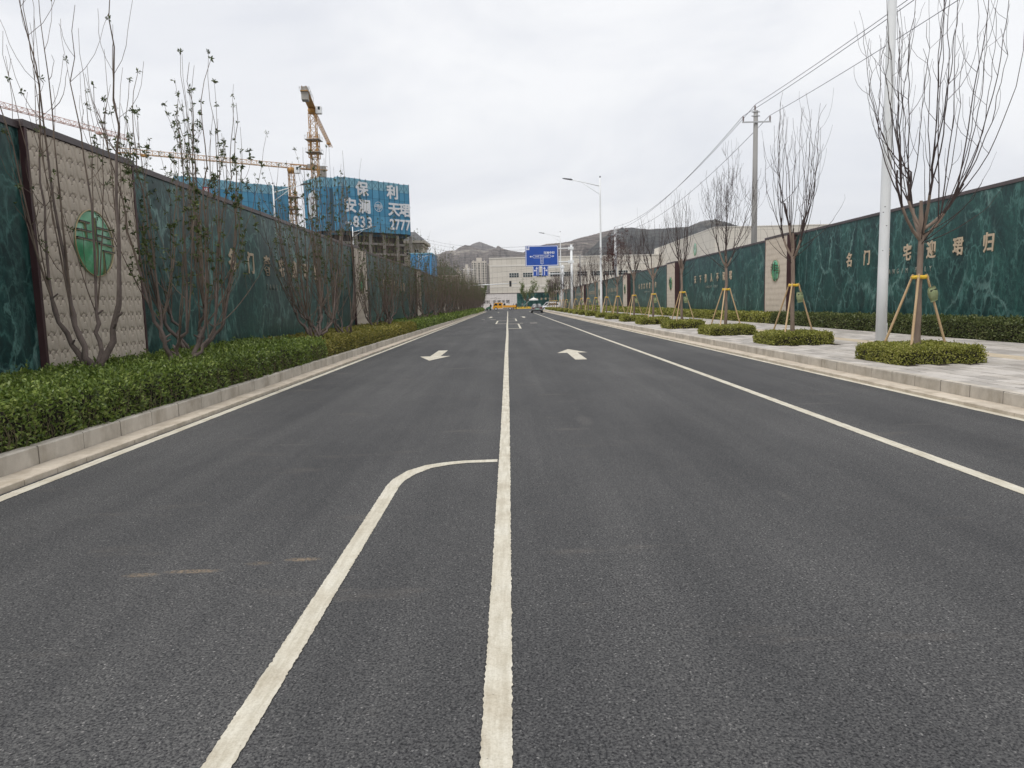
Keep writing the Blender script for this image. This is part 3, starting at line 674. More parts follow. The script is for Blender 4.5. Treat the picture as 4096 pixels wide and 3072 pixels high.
def right_tree(seed, H=7.4, nl=5, ns=5, spread=1.0, fork=2.8, twigs=2, leaf=None, nleaf=0, trunk_r=.066, style=0):
    r = np.random.default_rng(seed)
    tz = np.linspace(0, fork, 9); bend = np.cumsum(r.normal(0, .008, (9, 2)), 0); bend -= bend[0]
    tp = np.c_[bend, tz]; tr = trunk_r - (trunk_r * .2) * tz / fork; tr[0] *= 1.15
    wood = [(tp, tr)]
    br, tips = [], []; top = tp[-1]
    wood.append((np.array([top - (0, 0, .12), top + (.02, 0, .22), top + (.03, .01, .6)]), np.array([trunk_r * .78, .046, .030])))
    a0 = r.uniform(0, 6.28)
    for l in range(nl):
        az = a0 + l * 6.283 / nl + r.normal(0, .2); b0 = top + np.array([0, 0, r.uniform(-.25, .22)])
        L = r.uniform(.7, 1.5); R = r.uniform(.25, .55) * spread
        P, Rr = shoot_path(b0, az, R, L, r, 7, .026, .036, .019, 1.6); wood.append((P[:4], Rr[:4])); br.append((P[3:], Rr[3:] * 1.02))
        for s in range(ns):
            i = r.integers(2, 7); b = P[i]; az2 = az + r.normal(0, .7); RR = abs(r.normal(.45, .32)) * spread
            LL = (H - b[2]) * r.uniform(.62, 1.02) * (1 - .22 * min(1.6, RR))
            Q, Rq = shoot_path(b, az2, RR, LL, r, 14, .042, r.uniform(.009, .0155), .004, 2.0, inw=r.uniform(0, .3)); br.append((Q, Rq)); tips.append(Q)
            ts = twig(Q, Rq, r, twigs, br, .35, 1.3); tips += [q for q, _ in ts]
            if style: 
                for q, rq in ts: tips += [z for z, _ in twig(q, rq, r, 2, br, .2, .6)]
    for s in range(5):                                         # low, thin, wide-swinging branches
        az = r.uniform(0, 6.28); b = top + np.array([0, 0, r.uniform(-.3, .1)]); Q, Rq = shoot_path(b, az, r.uniform(.9, 1.6) * spread, r.uniform(.8, 2.0), r, 12, .03, .011, .002, 1.5); br.append((Q, Rq)); tips.append(Q)
    trunk = tubes_mesh('trunk', wood, 12, M['bark']); crown = tubes_mesh('branches', br, 5, M['shoot']); lv = None
    if leaf:
        T = [tips[r.integers(len(tips))] for _ in range(nleaf)]
        C = np.array([q[min(len(q) - 1, int(len(q) * r.beta(2.6, 1.2)))] for q in T])
        PP = np.repeat(C, 7, 0) + r.normal(0, .05, (len(C) * 7, 3)); lv = leaves_mesh('leaves', PP, np.tile((0, 0, .3), (len(PP), 1)), .075, .5, leaf, r, up=0)
    return trunk, crown, lv
RT = [right_tree(5, 8.6, 6, 5, 1.45, 2.62, 3), right_tree(6, 7.3, 5, 5, .95, 2.60, 2), right_tree(21, 7.1, 4, 5, .95, 2.6, 5, style=1, trunk_r=.062), right_tree(8, 6.6, 5, 5, .85, 2.7, 2),
      right_tree(9, 6.5, 5, 5, .95, 2.6, 2), right_tree(10, 6.3, 5, 5, .75, 2.7, 3), right_tree(12, 6.6, 5, 5, .72, 2.6, 3, M['leaf_red'], 520), right_tree(14, 6.0, 5, 5, .6, 2.6, 3, M['leaf_red'], 110)]
order = [0, 1, 2, 3, 4, 5, 6, 7, 5, 3, 7, 5, 3, 4, 5, 1, 7, 3, 5, 7]
# tripod stakes with yellow strap, built once
feet = [(-.45, .68), (-.52, -.66), (.70, .02)]
stakes = []
for fx, fy in feet:
    a = math.atan2(fy, fx); tp_ = np.array([.135 * math.cos(a), .135 * math.sin(a), 1.76]); ft = np.array([fx, fy, -.03])
    stakes.append(tubes_mesh('stake', [(np.array([ft, ft * .5 + tp_ * .5, tp_]), np.array([.026, .025, .023]))], 8, M['stake']))
aa = [math.atan2(fy, fx) for fx, fy in feet]; sp_ = []
for k in range(3):
    for f_ in np.linspace(0, 1, 5)[:-1]:
        p0 = np.array([math.cos(aa[k]), math.sin(aa[k])]) * .168; p1 = np.array([math.cos(aa[(k + 1) % 3]), math.sin(aa[(k + 1) % 3])]) * .168
        q = p0 * (1 - f_) + p1 * f_; q *= max(1, .095 / np.linalg.norm(q)); sp_.append((q[0], q[1]))
def strap_mesh():
    v, f = [], []; n = len(sp_)
    for z, k in ((1.665, 1.06), (1.70, 1.16), (1.735, 1.06), (1.735, .86), (1.665, .86)): v += [(x * k, y * k, z + .008 * math.sin(3 * i)) for i, (x, y) in enumerate(sp_)]
    for r_i in range(5):
        for i in range(n): f.append((r_i * n + i, r_i * n + (i + 1) % n, ((r_i + 1) % 5) * n + (i + 1) % n, ((r_i + 1) % 5) * n + i))
    return npmesh('strap', v, f, M['strap'])
strap_me = strap_mesh()
def bag_mesh(seed):
    r = np.random.default_rng(seed); g = MB(); rows, cols = 7, 8; v, f = [], []
    for j in range(rows + 1):
        t_ = j / rows; w = .105 * (.80 + .22 * math.sin(math.pi * min(1, t_ * 1.2)) ** .7); d = .012 + .045 * math.sin(math.pi * t_) ** .8
        for i in range(cols):
            a = 2 * math.pi * i / cols; v.append((w * math.copysign(abs(math.cos(a)) ** .6, math.cos(a)), d * math.sin(a) + r.normal(0, .004), -.30 * t_ + r.normal(0, .004)))
    for j in range(rows):
        for i in range(cols): f.append((j * cols + i, j * cols + (i + 1) % cols, (j + 1) * cols + (i + 1) % cols, (j + 1) * cols + i))
    f += [tuple(range(cols)), tuple(rows * cols + i for i in range(cols - 1, -1, -1))]
    g.add(v, f, True); return g.mesh('bag_body', M['bag'])
bagm = bag_mesh(1); bag_str = MB().tube([(-.06, 0, -.01), (0, .01, .12), (.06, 0, -.01)], .004, 4).mesh('cord', M['stem']); bag_lab = MB().box(-.075, .075, -.040, -.030, -.085, -.055).mesh('dark_band', M['black'])
for i, y in enumerate(PITS):
    tr, cr_, lv = RT[order[i]]; x = TX + rng.normal(0, .02); rz = [2.2, .9, 1.4, 0.3][i] if i < 4 else rng.uniform(0, 6.28); sc = 1 if i < 8 else rng.uniform(.92, 1.06)
    o = empty('street_tree', (x, y, .225), rz); o.scale = (sc, sc, sc)
    obj('trunk', tr, o); obj('branches', cr_, o)
    if lv: obj('leaves', lv, o)
    lab = {0: 'tallest bare staked tree with flame-shaped crown next to the near white lamp post', 1: 'bare staked tree standing in front of the beige pilaster with the jade emblem', 2: 'finely twigged bare tree in front of the inscription beside the concrete power pole',
           6: 'staked tree covered in dark red young leaves'}.get(i)
    tag(o, lab or (('staked tree with a few red-brown leaf tufts, %s from the near lamp post' if lv else 'bare upright young street tree, %s from the near lamp post') % ORD[i]), 'tree', 'street trees along the pavement')
    s = empty('tree_stakes', (x, y, .225), rng.normal(0, .06) if i else 0); sc2 = 1
    for me in stakes: obj('stake', me, s)
    obj('strap', strap_me, s)
    tag(s, 'three wooden stakes strapped round the tallest tree beside the near lamp post' if i == 0 else 'tripod of wooden stakes with yellow strap, %s counting from the near lamp post' % ORD[i], 'tree stakes', None if i == 0 else 'tripod stakes along the pavement')
    if i in (0, 1, 3, 4, 5, 8, 9, 10, 13):
        b_ = empty('drip_bag', (x + (.215 if i == 0 else .12), y - (.05 if i == 0 else .13), .225 + 1.50), 0); b_.rotation_euler = (0, -.28 if i == 0 else .12 * (-1) ** i, rng.normal(0, .2))
        obj('bag_body', bagm, b_); obj('cord', bag_str, b_); obj('dark_band', bag_lab, b_)
        tag(b_, 'crumpled olive green bag tied to the stake of the tallest tree' if i == 0 else 'olive green bag hung on the %s staked tree from the near lamp post' % ORD[i], 'bag', None if i == 0 else 'bags hung on the staked trees')

# ------------------------------------------------------------------ multi-stemmed trees in the left hedge
def left_tree(seed, H, nl, ns, leafn=0, limb_h=(1.0, 1.5), limb_r=.055, tall=False, twigs=3, spread=1.0, leafsize=.06, lsides=8, ssides=5, base_r=.085):
    r = np.random.default_rng(seed); tr, sh, tips = [], [], []
    tr.append((np.array([(0, 0, -.05), (.01, 0, .22), (.0, .02, .50)]), np.array([base_r * 1.15, base_r, base_r * 1.0])))
    a0 = r.uniform(0, 6.28)
    for l in range(nl):
        az = a0 + l * 6.283 / nl + r.normal(0, .25); hh = r.uniform(*limb_h); R = r.uniform(.28, .58) * spread
        n = 8; t_ = np.linspace(0, 1, n); w = np.cumsum(r.normal(0, .042, (n, 2)), 0); w -= w[0]
        P = np.c_[math.cos(az) * R * t_ ** .8 + w[:, 0], math.sin(az) * R * t_ ** .8 + w[:, 1], .38 + (hh - .3) * t_]
        Rr = limb_r * (1.1 - .48 * t_) * r.uniform(.8, 1.15) * (1 + .10 * np.sin(t_ * 21 + l)); Rr[-2] *= 1.22
        Lp, Lr = shoot_path(P[-1], az + r.normal(0, .3), r.uniform(.15, .5) * spread, (H - hh) * r.uniform(.75, 1.0), r, 14, .055, Rr[-1] * .95, .004, 1.2); k_ = 7 if tall else 4
        tr.append((np.r_[P, Lp[1:k_]], np.r_[Rr, Lr[1:k_]])); sh.append((Lp[k_ - 1:], Lr[k_ - 1:])); tips.append(Lp); tips += [q for q, _ in twig(Lp, Lr * .6, r, twigs + 2, sh, .3, 1.2)]
        for s in range(r.integers(1, 3)):                     # pruned stubs
            i = r.integers(3, n); a2 = r.uniform(0, 6.28); e_ = P[i] + np.array([math.cos(a2) * .11, math.sin(a2) * .11, .07]); tr.append((np.array([P[i], e_]), np.array([Rr[i] * .6, Rr[i] * .42])))
        for s in range(ns):
            b = P[-1 - int(r.integers(0, 3) * (r.random() < .45))]; az2 = az + r.normal(0, .8); RR = abs(r.normal(.5, .38)) * spread; LL = (H - b[2]) * r.uniform(.5, 1.0) * (1 - .16 * min(2, RR))
            thick = r.uniform(.008, .016) * (1.5 if tall and s < 1 else 1)
            Q, Rq = shoot_path(b, az2, RR, LL, r, 13, .036, thick, .0028, 1.7); sh.append((Q, Rq)); tips.append(Q)
            ts = twig(Q, Rq, r, twigs, sh, .25, 1.0); tips += [q for q, _ in ts]
    trunk = tubes_mesh('trunk', tr, lsides, M['bark_l']); crown = tubes_mesh('branches', sh, ssides, M['shoot_l']); lv = None
    if leafn:
        T = [tips[r.integers(len(tips))] for _ in range(leafn)]
        C = np.array([q[min(len(q) - 1, int(len(q) * r.beta(2.8, 1.0)))] for q in T])
        k = 9; PP = np.repeat(C, k, 0) + r.normal(0, .012, (len(C) * k, 3)); Q = np.repeat(r.normal(0, .3, (len(C), 3)) + (0, 0, .25), k, 0)
        lv = leaves_mesh('leaves', PP, Q, leafsize, .42, M['leaf_tree'], r, up=-.12)
    return trunk, crown, lv
LT1 = left_tree(31, 7.0, 4, 3, 30, (1.3, 1.8), .050, True, 3, .66, .06, 10, 6, .10)
LT2 = left_tree(33, 6.05, 5, 4, 330, (1.0, 1.4), .044, False, 3, 1.25, .066, 10, 6, .10)
LTS = [left_tree(40 + k, 5.9 + .4 * (k % 3), 5, 5, 240 + 120 * (k % 2), (.9, 1.3), .042, False, 2, 1.15, .055, 7, 4) for k in range(5)]
def put_left(me, x, y, rz, sc, label, group='multi-stemmed trees along the left hedge'):
    o = empty('shrub_tree', (x, y, .2), rz); o.scale = (sc, sc, sc)
    obj('trunk', me[0], o); obj('branches', me[1], o)
    if me[2]: obj('leaves', me[2], o)
    tag(o, label, 'tree', group); return o
put_left(LT1, -6.62, 11.35, .6, 1.0, 'bare multi-stemmed tree in front of the beige relief panel with round emblem', None)
put_left(LT2, -5.85, 12.55, 1.1, .96, 'multi-stemmed tree dotted with small green leaf tufts, rising from the hedge', None)
put_left(LTS[1], -6.65, 15.1, .3, 1.08, 'many-stemmed bare tree directly behind the leafy tree, close to the hoarding', None)
spots = [(-5.55, 20.6), (-6.1, 22.5), (-5.55, 24.1), (-6.5, 34.1), (-6.6, 38.0), (-5.8, 34.6), (-6.1, 44), (-6.3, 49.2), (-5.9, 52), (-6.5, 55.5), (-5.8, 58.2), (-6.3, 62), (-5.8, 65)]
y = 68.0; i = 0
while y < 160: spots.append((-5.85 - .55 * (i % 2) + rng.normal(0, .1), y)); y += rng.uniform(2.3, 3.3); i += 1
LSP = {0: 'bare many-stemmed tree at the start of the yellow-green hedge, close to the kerb', 1: 'bare many-stemmed tree in the yellow-green hedge, close against the inscribed hoarding', 2: 'slim bare tree in the yellow-green hedge just before the second beige panel', 3: 'bare tree by the hoarding directly in front of the second beige panel', 4: 'bare tree against the hoarding just past the second beige panel', 5: 'bare tree near the kerb at the far end of the yellow-green hedge'}
for i, (x, y) in enumerate(spots):
    put_left(LTS[i % 5], x, y, rng.uniform(0, 6.28), rng.uniform(.92, 1.08), LSP.get(i, 'bare bushy many-stemmed tree in the dark hedge beyond the yellow-green strip'))
# ------------------------------------------------------------------ lamp posts
def lamp_post(x, y, z0, H, label, arms, group, r0=.118, r1=.07, hatch=False):
    o = empty('lamp_post', (x, y, z0)); tag(o, label, 'lamp post', group)
    zs = np.linspace(0, H, 8); MB().tube([(0, 0, z) for z in zs], r0 + (r1 - r0) * zs / H, 16).build('pole', M['white_paint'], o)
    MB().tube([(0, 0, H), (0, 0, H + .06), (0, 0, H + .14)], [r1 * .8, r1 * 1.2, r1 * .9], 10).build('cap', M['dark_lamp'], o)
    m = MB(); m.tube([(0, 0, 0), (0, 0, .02)], [r0 * 1.9, r0 * 1.9], 16)
    for k in range(4): m.box(-.008, .008, r0 * .9, r0 * 1.7, .02, .16, Matrix.Rotation(k * math.pi / 2, 4, 'Z'))
    m.build('base_plate', M['white_paint'], o)
    for d in arms:
        L = 2.6; za = H - .75
        MB().tube([(0, 0, za), (d * L * .5, 0, za + .33), (d * L, 0, za + .62)], [.045, .036, .03], 8).build('arm', M['white_paint'], o)
        MB().tube([(0, 0, za - .75), (d * 1.75, 0, za + .42)], .022, 6).build('brace', M['white_paint'], o)
        h = MB(); 
        for (a, w, zt, zb) in ((0, .05, .04, -.03), (.12, .13, .06, -.05), (.75, .12, .03, -.04), (.92, .05, .01, -.02)):
            h.v += [(d * (L - .1 + a), -w, za + .62 + .17 * a + zb), (d * (L - .1 + a), w, za + .62 + .17 * a + zb), (d * (L - .1 + a), w, za + .62 + .17 * a + zt), (d * (L - .1 + a), -w, za + .62 + .17 * a + zt)]
        for k in range(3):
            for j in range(4): h.f.append((k * 4 + j, k * 4 + (j + 1) % 4, k * 4 + 4 + (j + 1) % 4, k * 4 + 4 + j)); h.sm.append(False)
        h.f += [(0, 1, 2, 3), (15, 14, 13, 12)]; h.sm += [False, False]; h.build('lamp_head', M['dark_lamp'], o)
    if hatch: 
        MB().box(r0 * .82, r0 * .82 + .02, -.05, .05, .38, .72).build('hatch', M['white_paint'], o)
        m = MB()
        for dz, a in ((3.2, 3.9), (3.32, 4.2), (2.35, 4.0), (2.0, 4.3), (2.9, 4.6)):
            m.box(.105, .109, -.012, .012, dz, dz + .015, Matrix.Rotation(a, 4, 'Z'))
        m.build('scuff', M['black'], o)
    return o
G_L = 'white street lamps on the pavement side'
lamp_post(8.58, 16.35, .225, 12.6, 'thick white lamp post standing beside the tallest staked tree', [-1], None, .118, .075, True)
lamp_post(8.62, 66.0, .225, 12.5, 'white lamp post with one arm over the road, behind the red-leaved tree', [-1], None, .11, .06)
lamp_post(8.62, 115.5, .225, 12.5, 'white lamp post with one arm, behind the blue direction sign mast', [-1], None, .11, .06)
for x, y in ((-21.1, 66.3), (-21.7, 102.3)): lamp_post(x, y, 0, 12.9, 'white street lamp showing above the hoarding in front of the blue netting', [1], 'street lamps behind the hoarding', .10, .06)
lamp_post(-19.6, 160, 0, 12.9, 'white street lamp in front of the small blue sheeted building', [1], None, .10, .06)
lamp_post(-12.4, 228, .16, 12.9, 'double-armed white street lamp beyond the junction near the pale tower', [-1, 1], None, .12, .07)

# ------------------------------------------------------------------ sign gantries
def rounded(w, h, r, n=5):
    P = []
    for cx, cy, a0 in ((w / 2 - r, h / 2 - r, 0), (-w / 2 + r, h / 2 - r, 90), (-w / 2 + r, -h / 2 + r, 180), (w / 2 - r, -h / 2 + r, 270)):
        P += [(cx + r * math.cos(math.radians(a0 + 90 * k / n)), cy + r * math.sin(math.radians(a0 + 90 * k / n))) for k in range(n + 1)]
    return P
def plate(name, poly, y, depth, mat, parent):
    m = MB(); n = len(poly); m.v = [(x, y, z) for x, z in poly] + [(x, y + depth, z) for x, z in poly]; m.n = 2 * n
    m.f = [tuple(range(n)), tuple(range(2 * n - 1, n - 1, -1))] + [(i, n + i, n + (i + 1) % n, (i + 1) % n) for i in range(n)]; m.sm = [False] * len(m.f)
    return m.build(name, mat, parent)
def stroke(name, pts, w, y, mat, parent, closed=False):
    m = MB(); P = [np.array(p, float) for p in pts]
    if closed: P.append(P[0])
    for k, (a, b_) in enumerate(zip(P[:-1], P[1:])):
        d = (b_ - a) / np.linalg.norm(b_ - a); n = np.array([-d[1], d[0]]) * w / 2; a2, b2 = a - d * w / 2, b_ + d * w / 2; yy = y - .0008 * k
        m.add([(*((a2 + n)[:1]), yy, (a2 + n)[1]), ((a2 - n)[0], yy, (a2 - n)[1]), ((b2 - n)[0], yy, (b2 - n)[1]), ((b2 + n)[0], yy, (b2 + n)[1])], [(0, 1, 2, 3)])
    return m.build(name, mat, parent)
def ring(poly, w, name, y, mat, parent):
    P = np.array(poly); c = P.mean(0); n = len(P); k = np.array([(abs(P[:, 0]).max() - w) / abs(P[:, 0]).max(), (abs(P[:, 1]).max() - w) / abs(P[:, 1]).max()])
    I = P * k; m = MB(); m.add([(x, y, z) for x, z in P] + [(x, y, z) for x, z in I], [(i, (i + 1) % n, n + (i + 1) % n, n + i) for i in range(n)]); return m.build(name, mat, parent)
g1 = empty('direction_sign', (8.46, 94.3, .225)); tag(g1, 'large blue direction sign on a white cantilever mast over the cycle lane', 'road sign')
MB().tube([(0, 0, 0), (0, 0, 8.75)], [.17, .15], 16).build('mast', M['white_paint'], g1)
MB().tube([(0, 0, 8.75), (0, 0, 8.85)], .17, 16).build('mast_cap', M['white_paint'], g1)
for z in (8.36, 6.62):
    MB().tube([(-.1, 0, z), (-5.4, 0, z)], [.085, .075], 10).build('arm', M['white_paint'], g1)
    m = MB(); m.box(-.28, .28, -.2, .2, z - .17, z + .17); m.build('arm_collar', M['white_paint'], g1)
    m = MB(); m.box(-.42, -.30, -.16, .16, z - .2, z + .2); m.build('flange', M['white_paint'], g1)
SX, SZ = -3.88, 7.46                                            # centre of the panel
pn = empty('panel_board', (SX, -.16, SZ)); pn.parent = g1
plate('board', rounded(4.32, 2.66, .14), 0, .05, M['sign_blue'], pn)
ring(rounded(4.22, 2.56, .12), .075, 'border', -.006, M['sign_white'], pn)
plate('corner_plate', [(-2.09, .79), (-1.62, .79), (-1.62, 1.26), (-2.09, 1.26)], -.012, .008, M['sign_white'], pn)
letter('character', 's东', M['sign_blue'], pn, (-1.85, -.022, 1.05), 'F', .72, .72)
for k, c in enumerate('马滩中街'): letter('character', 's' + c, M['sign_white'], pn, (.40 + k * .37, -.014, .36), 'F', .78, .78)
stroke('route_outline', [(-.17, .10), (-1.06, .10), (-1.24, -.07), (-1.06, -.26), (-.17, -.26), (-.17, -1.0), (.17, -1.0), (.17, -.26), (1.04, -.26), (1.22, -.07), (1.04, .10), (-.17, .10)], .038, -.008, M['sign_white'], pn)
for s in (-1, 1):
    stroke('divider', [(s * .17, .10), (s * .17, -.26)], .038, -.016, M['sign_white'], pn)
    stroke('arrow_shaft', [(s * 1.24, -.07), (s * 1.5, -.07)], .06, -.016, M['sign_white'], pn)
    plate('arrow_head', [(s * 1.62, -.07), (s * 1.38, .08), (s * 1.44, -.07), (s * 1.38, -.22)][::s], -.018, .004, M['sign_white'], pn)
    letter('route_name', 'S187路', M['sign_white'], pn, (s * .61, -.014, -.08), 'F', .70, .72)
stroke('stem', [(0, -1.02), (0, -1.12)], .04, -.016, M['sign_white'], pn)
for k, c in enumerate('马滩中街路'): letter('character', 'v' + c, M['sign_white'], pn, (0, -.014, -.02 - k * .20), 'F', .62, .62)
g2 = empty('lane_sign_mast', (8.50, 110.2, .225)); tag(g2, 'white cantilever mast carrying two small blue lane arrow signs', 'road sign')
MB().tube([(0, 0, 0), (0, 0, 7.0)], [.17, .15], 16).build('mast', M['white_paint'], g2)
for z in (6.72, 5.72):
    MB().tube([(-.1, 0, z), (-4.7, 0, z)], [.075, .065], 10).build('arm', M['white_paint'], g2)
    m = MB(); m.box(-.28, .28, -.2, .2, z - .15, z + .15); m.build('arm_collar', M['white_paint'], g2)
for cx, s in ((-4.06, -1), (-2.68, 1)):
    b_ = empty('lane_board', (cx, -.14, 6.2)); b_.parent = g2
    plate('board', rounded(.96, 1.48, .03, 2), 0, .04, M['sign_blue'], b_)
    for q in (-.40, .40): stroke('edge_stripe', [(q, -.62), (q, .62)], .05, -.006, M['sign_white'], b_)
    ax = -s * .10
    stroke('arrow_shaft', [(ax, -.6), (ax, .42)], .11, -.006, M['sign_pink'], b_)
    plate('arrow_head', [(ax, .68), (ax - .19, .32), (ax + .19, .32)], -.009, .003, M['sign_pink'], b_)
    stroke('arrow_branch', [(ax, .08), (ax + s * .24, .08)], .10, -.010, M['sign_pink'], b_)
    plate('arrow_head', [(ax + s * .50, .08), (ax + s * .22, .26), (ax + s * .22, -.10)][::s], -.012, .003, M['sign_pink'], b_)
# traffic light
tl = empty('traffic_light', (-9.0, 166, .16)); tag(tl, 'black traffic light on a long white arm reaching over the junction', 'traffic light')
MB().tube([(0, 0, 0), (0, 0, 6.4)], [.14, .11], 12).build('mast', M['white_paint'], tl)
MB().tube([(0, 0, 5.78), (5.5, 0, 5.92), (11.2, 0, 6.05)], [.11, .09, .06], 8).build('arm', M['white_paint'], tl)
m = MB(); m.box(9.42, 9.92, -.22, -.02, 5.3, 6.62); m.build('signal_head', M['black'], tl)
for k in range(3): MB().tube([(9.67, -.22, 5.52 + k * .43), (9.67, -.34, 5.52 + k * .43)], .17, 12).build('visor', M['black'], tl)

# ------------------------------------------------------------------ power poles and wires
def power_pole(x, y, H, label, r0, r1, metal=False):
    o = empty('power_pole', (x, y, -.03)); tag(o, label, 'power pole')
    MB().tube([(0, 0, 0), (0, 0, H * .5), (0, 0, H)], [r0, (r0 + r1) / 2, r1], 14).build('pole', M['grey_metal'] if metal else M['concrete_pole'], o)
    m = MB(); m.box(-.92, .92, -r1 - .07, -r1 - .01, H - .78, H - .70); m.build('crossarm', M['grey_metal'], o)
    for z in (H - .08, H - .33): 
        m = MB(); m.tube([(0, 0, z - .03), (0, 0, z + .03)], r1 + .025, 14); m.box(-r1 - .13, r1 + .13, -.02, .02, z - .035, z + .035); m.build('clamp_band', M['grey_metal'], o)
    for ix, iz in ((-.85, H - .70), (.85, H - .70), (-.05, H)):
        yy = 0 if ix == -.05 else -r1 - .04; zz = [0, .08, .10, .12, .14, .17, .19, .22, .24, .27, .29, .33]; rr = [.035, .05, .03, .07, .03, .07, .03, .07, .03, .065, .03, .02]
        MB().tube([(ix, yy, iz + q) for q in zz], rr, 10).build('insulator', M['insulator'], o)
    return o
PA, PB, PC, P0 = (16.05, 46.7, 13.42), (16.05, 106.3, 12.1), (16.05, 158, 11.9), (16.05, -14, 13.6)
power_pole(*PA, 'concrete power pole rising behind the hoarding next to the finely twigged tree', .215, .135)
power_pole(*PB, 'grey metal power pole behind the red-leaved tree', .24, .20, True)
power_pole(*PC, 'far slim power pole between the sign mast and the window front', .2, .13)
def wire(a, b_, sag, label, r=.013, group='overhead power lines'):
    a, b_ = np.array(a), np.array(b_); t_ = np.linspace(0, 1, 25)
    P = a + (b_ - a) * t_[:, None]; P[:, 2] -= sag * 4 * t_ * (1 - t_)
    me = tubes_mesh('power_line', [(P, np.full(25, r))], 5, M['wire']); o = obj('power_line', me); tag(o, label, 'power line', group); return o
for dx, dz in ((-.85, -.38), (.85, -.38), (-.05, .33)):
    wire((P0[0] + dx, P0[1], P0[2] + dz), (PA[0] + dx, PA[1] - .1, PA[2] + dz), .9, 'overhead wire running from the concrete pole out over the near lamp post', .014, 'wires over the near lamp post')
    wire((PA[0] + dx, PA[1] - .1, PA[2] + dz), (PB[0] + dx, PB[1], PB[2] + dz), 1.5, 'sagging overhead wire between the concrete pole and the metal pole', .016, 'wires between the two poles')
    wire((PB[0] + dx, PB[1], PB[2] + dz), (PC[0] + dx, PC[1], PC[2] + dz), 2.0, 'overhead wire dropping from the metal pole to the far slim pole', .02, 'wires to the far pole')
for dz in (0, -.5, -1.3):
    wire((15.6, 106.4, 10.9 + dz), (-27.8, 233, 23.4 + dz * 1.8), 2.2, 'thin wire crossing above the road from the metal pole to the villa roof', .022, 'wires crossing the road')
for dz in (0, -1.2, -2.4):
    wire((15.9, 158, 10.6 + dz), (-40, 214, 10.2 + dz), 1.4, 'thin wire crossing low in front of the white windowed building', .013, 'wires in front of the white building')

# ------------------------------------------------------------------ end wall across the junction
M['end_white'] = None
m, t, b = new_mat('white_tile_wall'); br = N(t, 'ShaderNodeTexBrick'); br.offset = 0; br.inputs['Scale'].default_value = 1; br.inputs['Brick Width'].default_value = .5; br.inputs['Row Height'].default_value = .5; br.inputs['Mortar Size'].default_value = .025
br.inputs['Color1'].default_value = (.64, .60, .58, 1); br.inputs['Color2'].default_value = (.69, .65, .63, 1); br.inputs['Mortar'].default_value = (.43, .40, .385, 1)
mp_ = N(t, 'ShaderNodeMapping'); mp_.inputs['Rotation'].default_value = (math.pi / 2, 0, 0); tcx = N(t, 'ShaderNodeTexCoord'); lk(t, tcx.outputs['Object'], mp_.inputs[0]); lk(t, mp_.outputs[0], br.inputs[0]); lk(t, br.outputs[0], b.inputs['Base Color']); b.inputs['Roughness'].default_value = .7
M['end_white'] = m
ew = empty('end_hoarding', (0, 218, .16)); tag(ew, 'hoarding across the junction, half pale with dark lettering, half green marble print', 'hoarding')
m = MB(); m.box(-30, 2.75, 0, .2, 0, 4.42); m.build('pale_panel', M['end_white'], ew)
m = MB(); m.box(2.76, 15.6, -.02, .2, 0, 4.42); m.build('marble_panel', M['marble'], ew)
m = MB(); m.box(-30, 15.6, -.06, .24, 4.423, 4.60); m.build('coping', M['cap'], ew)
M['dk_letter'] = simple('dark_letter', (.09, .085, .085), None, 3, .6)
for k, (c, x) in enumerate((('保', -7.3), ('利', -6.05), ('安', -4.1), ('澜', -2.75), ('天', -1.4), ('珺', -.05))): letter('character', 'h' + c, M['dk_letter'], ew, (x, -.03, 1.95), 'F', 1, 1)
stroke('small_mark', [(-5.4, 3.05), (-4.4, 3.07)], .05, -.02, M['dk_letter'], ew); stroke('small_mark', [(-3.1, 3.07), (-2.0, 3.05)], .05, -.02, M['dk_letter'], ew)
ring([(.28 * math.cos(a), .28 * math.sin(a)) for a in np.linspace(0, 6.283, 24)[:-1]], .06, 'logo_ring', -.02, M['dk_letter'], ew).location = (-3.75, 0, 3.1)
for j, c in enumerate(L1): letter('character', 'w' + c, M['gold'], ew, (5.1 + j * 1.28, -.04, 2.55), 'F', 1.0, 1.2)

# ------------------------------------------------------------------ white building
m, t, b = new_mat('pale_cladding'); br = N(t, 'ShaderNodeTexBrick'); br.offset = 0; br.inputs['Scale'].default_value = 1; br.inputs['Brick Width'].default_value = 1.7; br.inputs['Row Height'].default_value = 2.1; br.inputs['Mortar Size'].default_value = .03
br.inputs['Color1'].default_value = (.60, .565, .505, 1); br.inputs['Color2'].default_value = (.64, .605, .545, 1); br.inputs['Mortar'].default_value = (.36, .335, .30, 1)
g = N(t, 'ShaderNodeNewGeometry'); mp_ = N(t, 'ShaderNodeMapping'); sx = N(t, 'ShaderNodeSeparateXYZ'); cb = N(t, 'ShaderNodeCombineXYZ'); lk(t, g.outputs['Position'], sx.inputs[0])
lk(t, math_(t, 'ADD', sx.outputs[0], sx.outputs[1]), cb.inputs[0]); lk(t, sx.outputs[2], cb.inputs[1]); lk(t, cb.outputs[0], br.inputs[0])
lk(t, mixc(t, 1, br.outputs[0], ramp(t, noise(t, .08, 4, .6, g.outputs['Position']), [(.3, (.93, .93, .92)), (.7, (1.05, 1.04, 1.03))]), 'MULTIPLY'), b.inputs['Base Color']); b.inputs['Roughness'].default_value = .7
M['clad'] = m
M['band'] = simple('pale_band', (.68, .65, .595), None, 2, .7, world=True)
M['glass_dark'] = simple('dark_glass', (.018, .035, .038), None, 3, .15)
M['win_frame'] = simple('window_frame', (.52, .52, .50), None, 3, .5)
wb = empty('white_building', (0, 250, 0)); tag(wb, 'big pale windowed building closing the street behind the end hoarding', 'building')
m = MB(); m.box(-6.2, 53.5, 0, 30, -.03, 17.1); m.build('wall', M['clad'], wb)
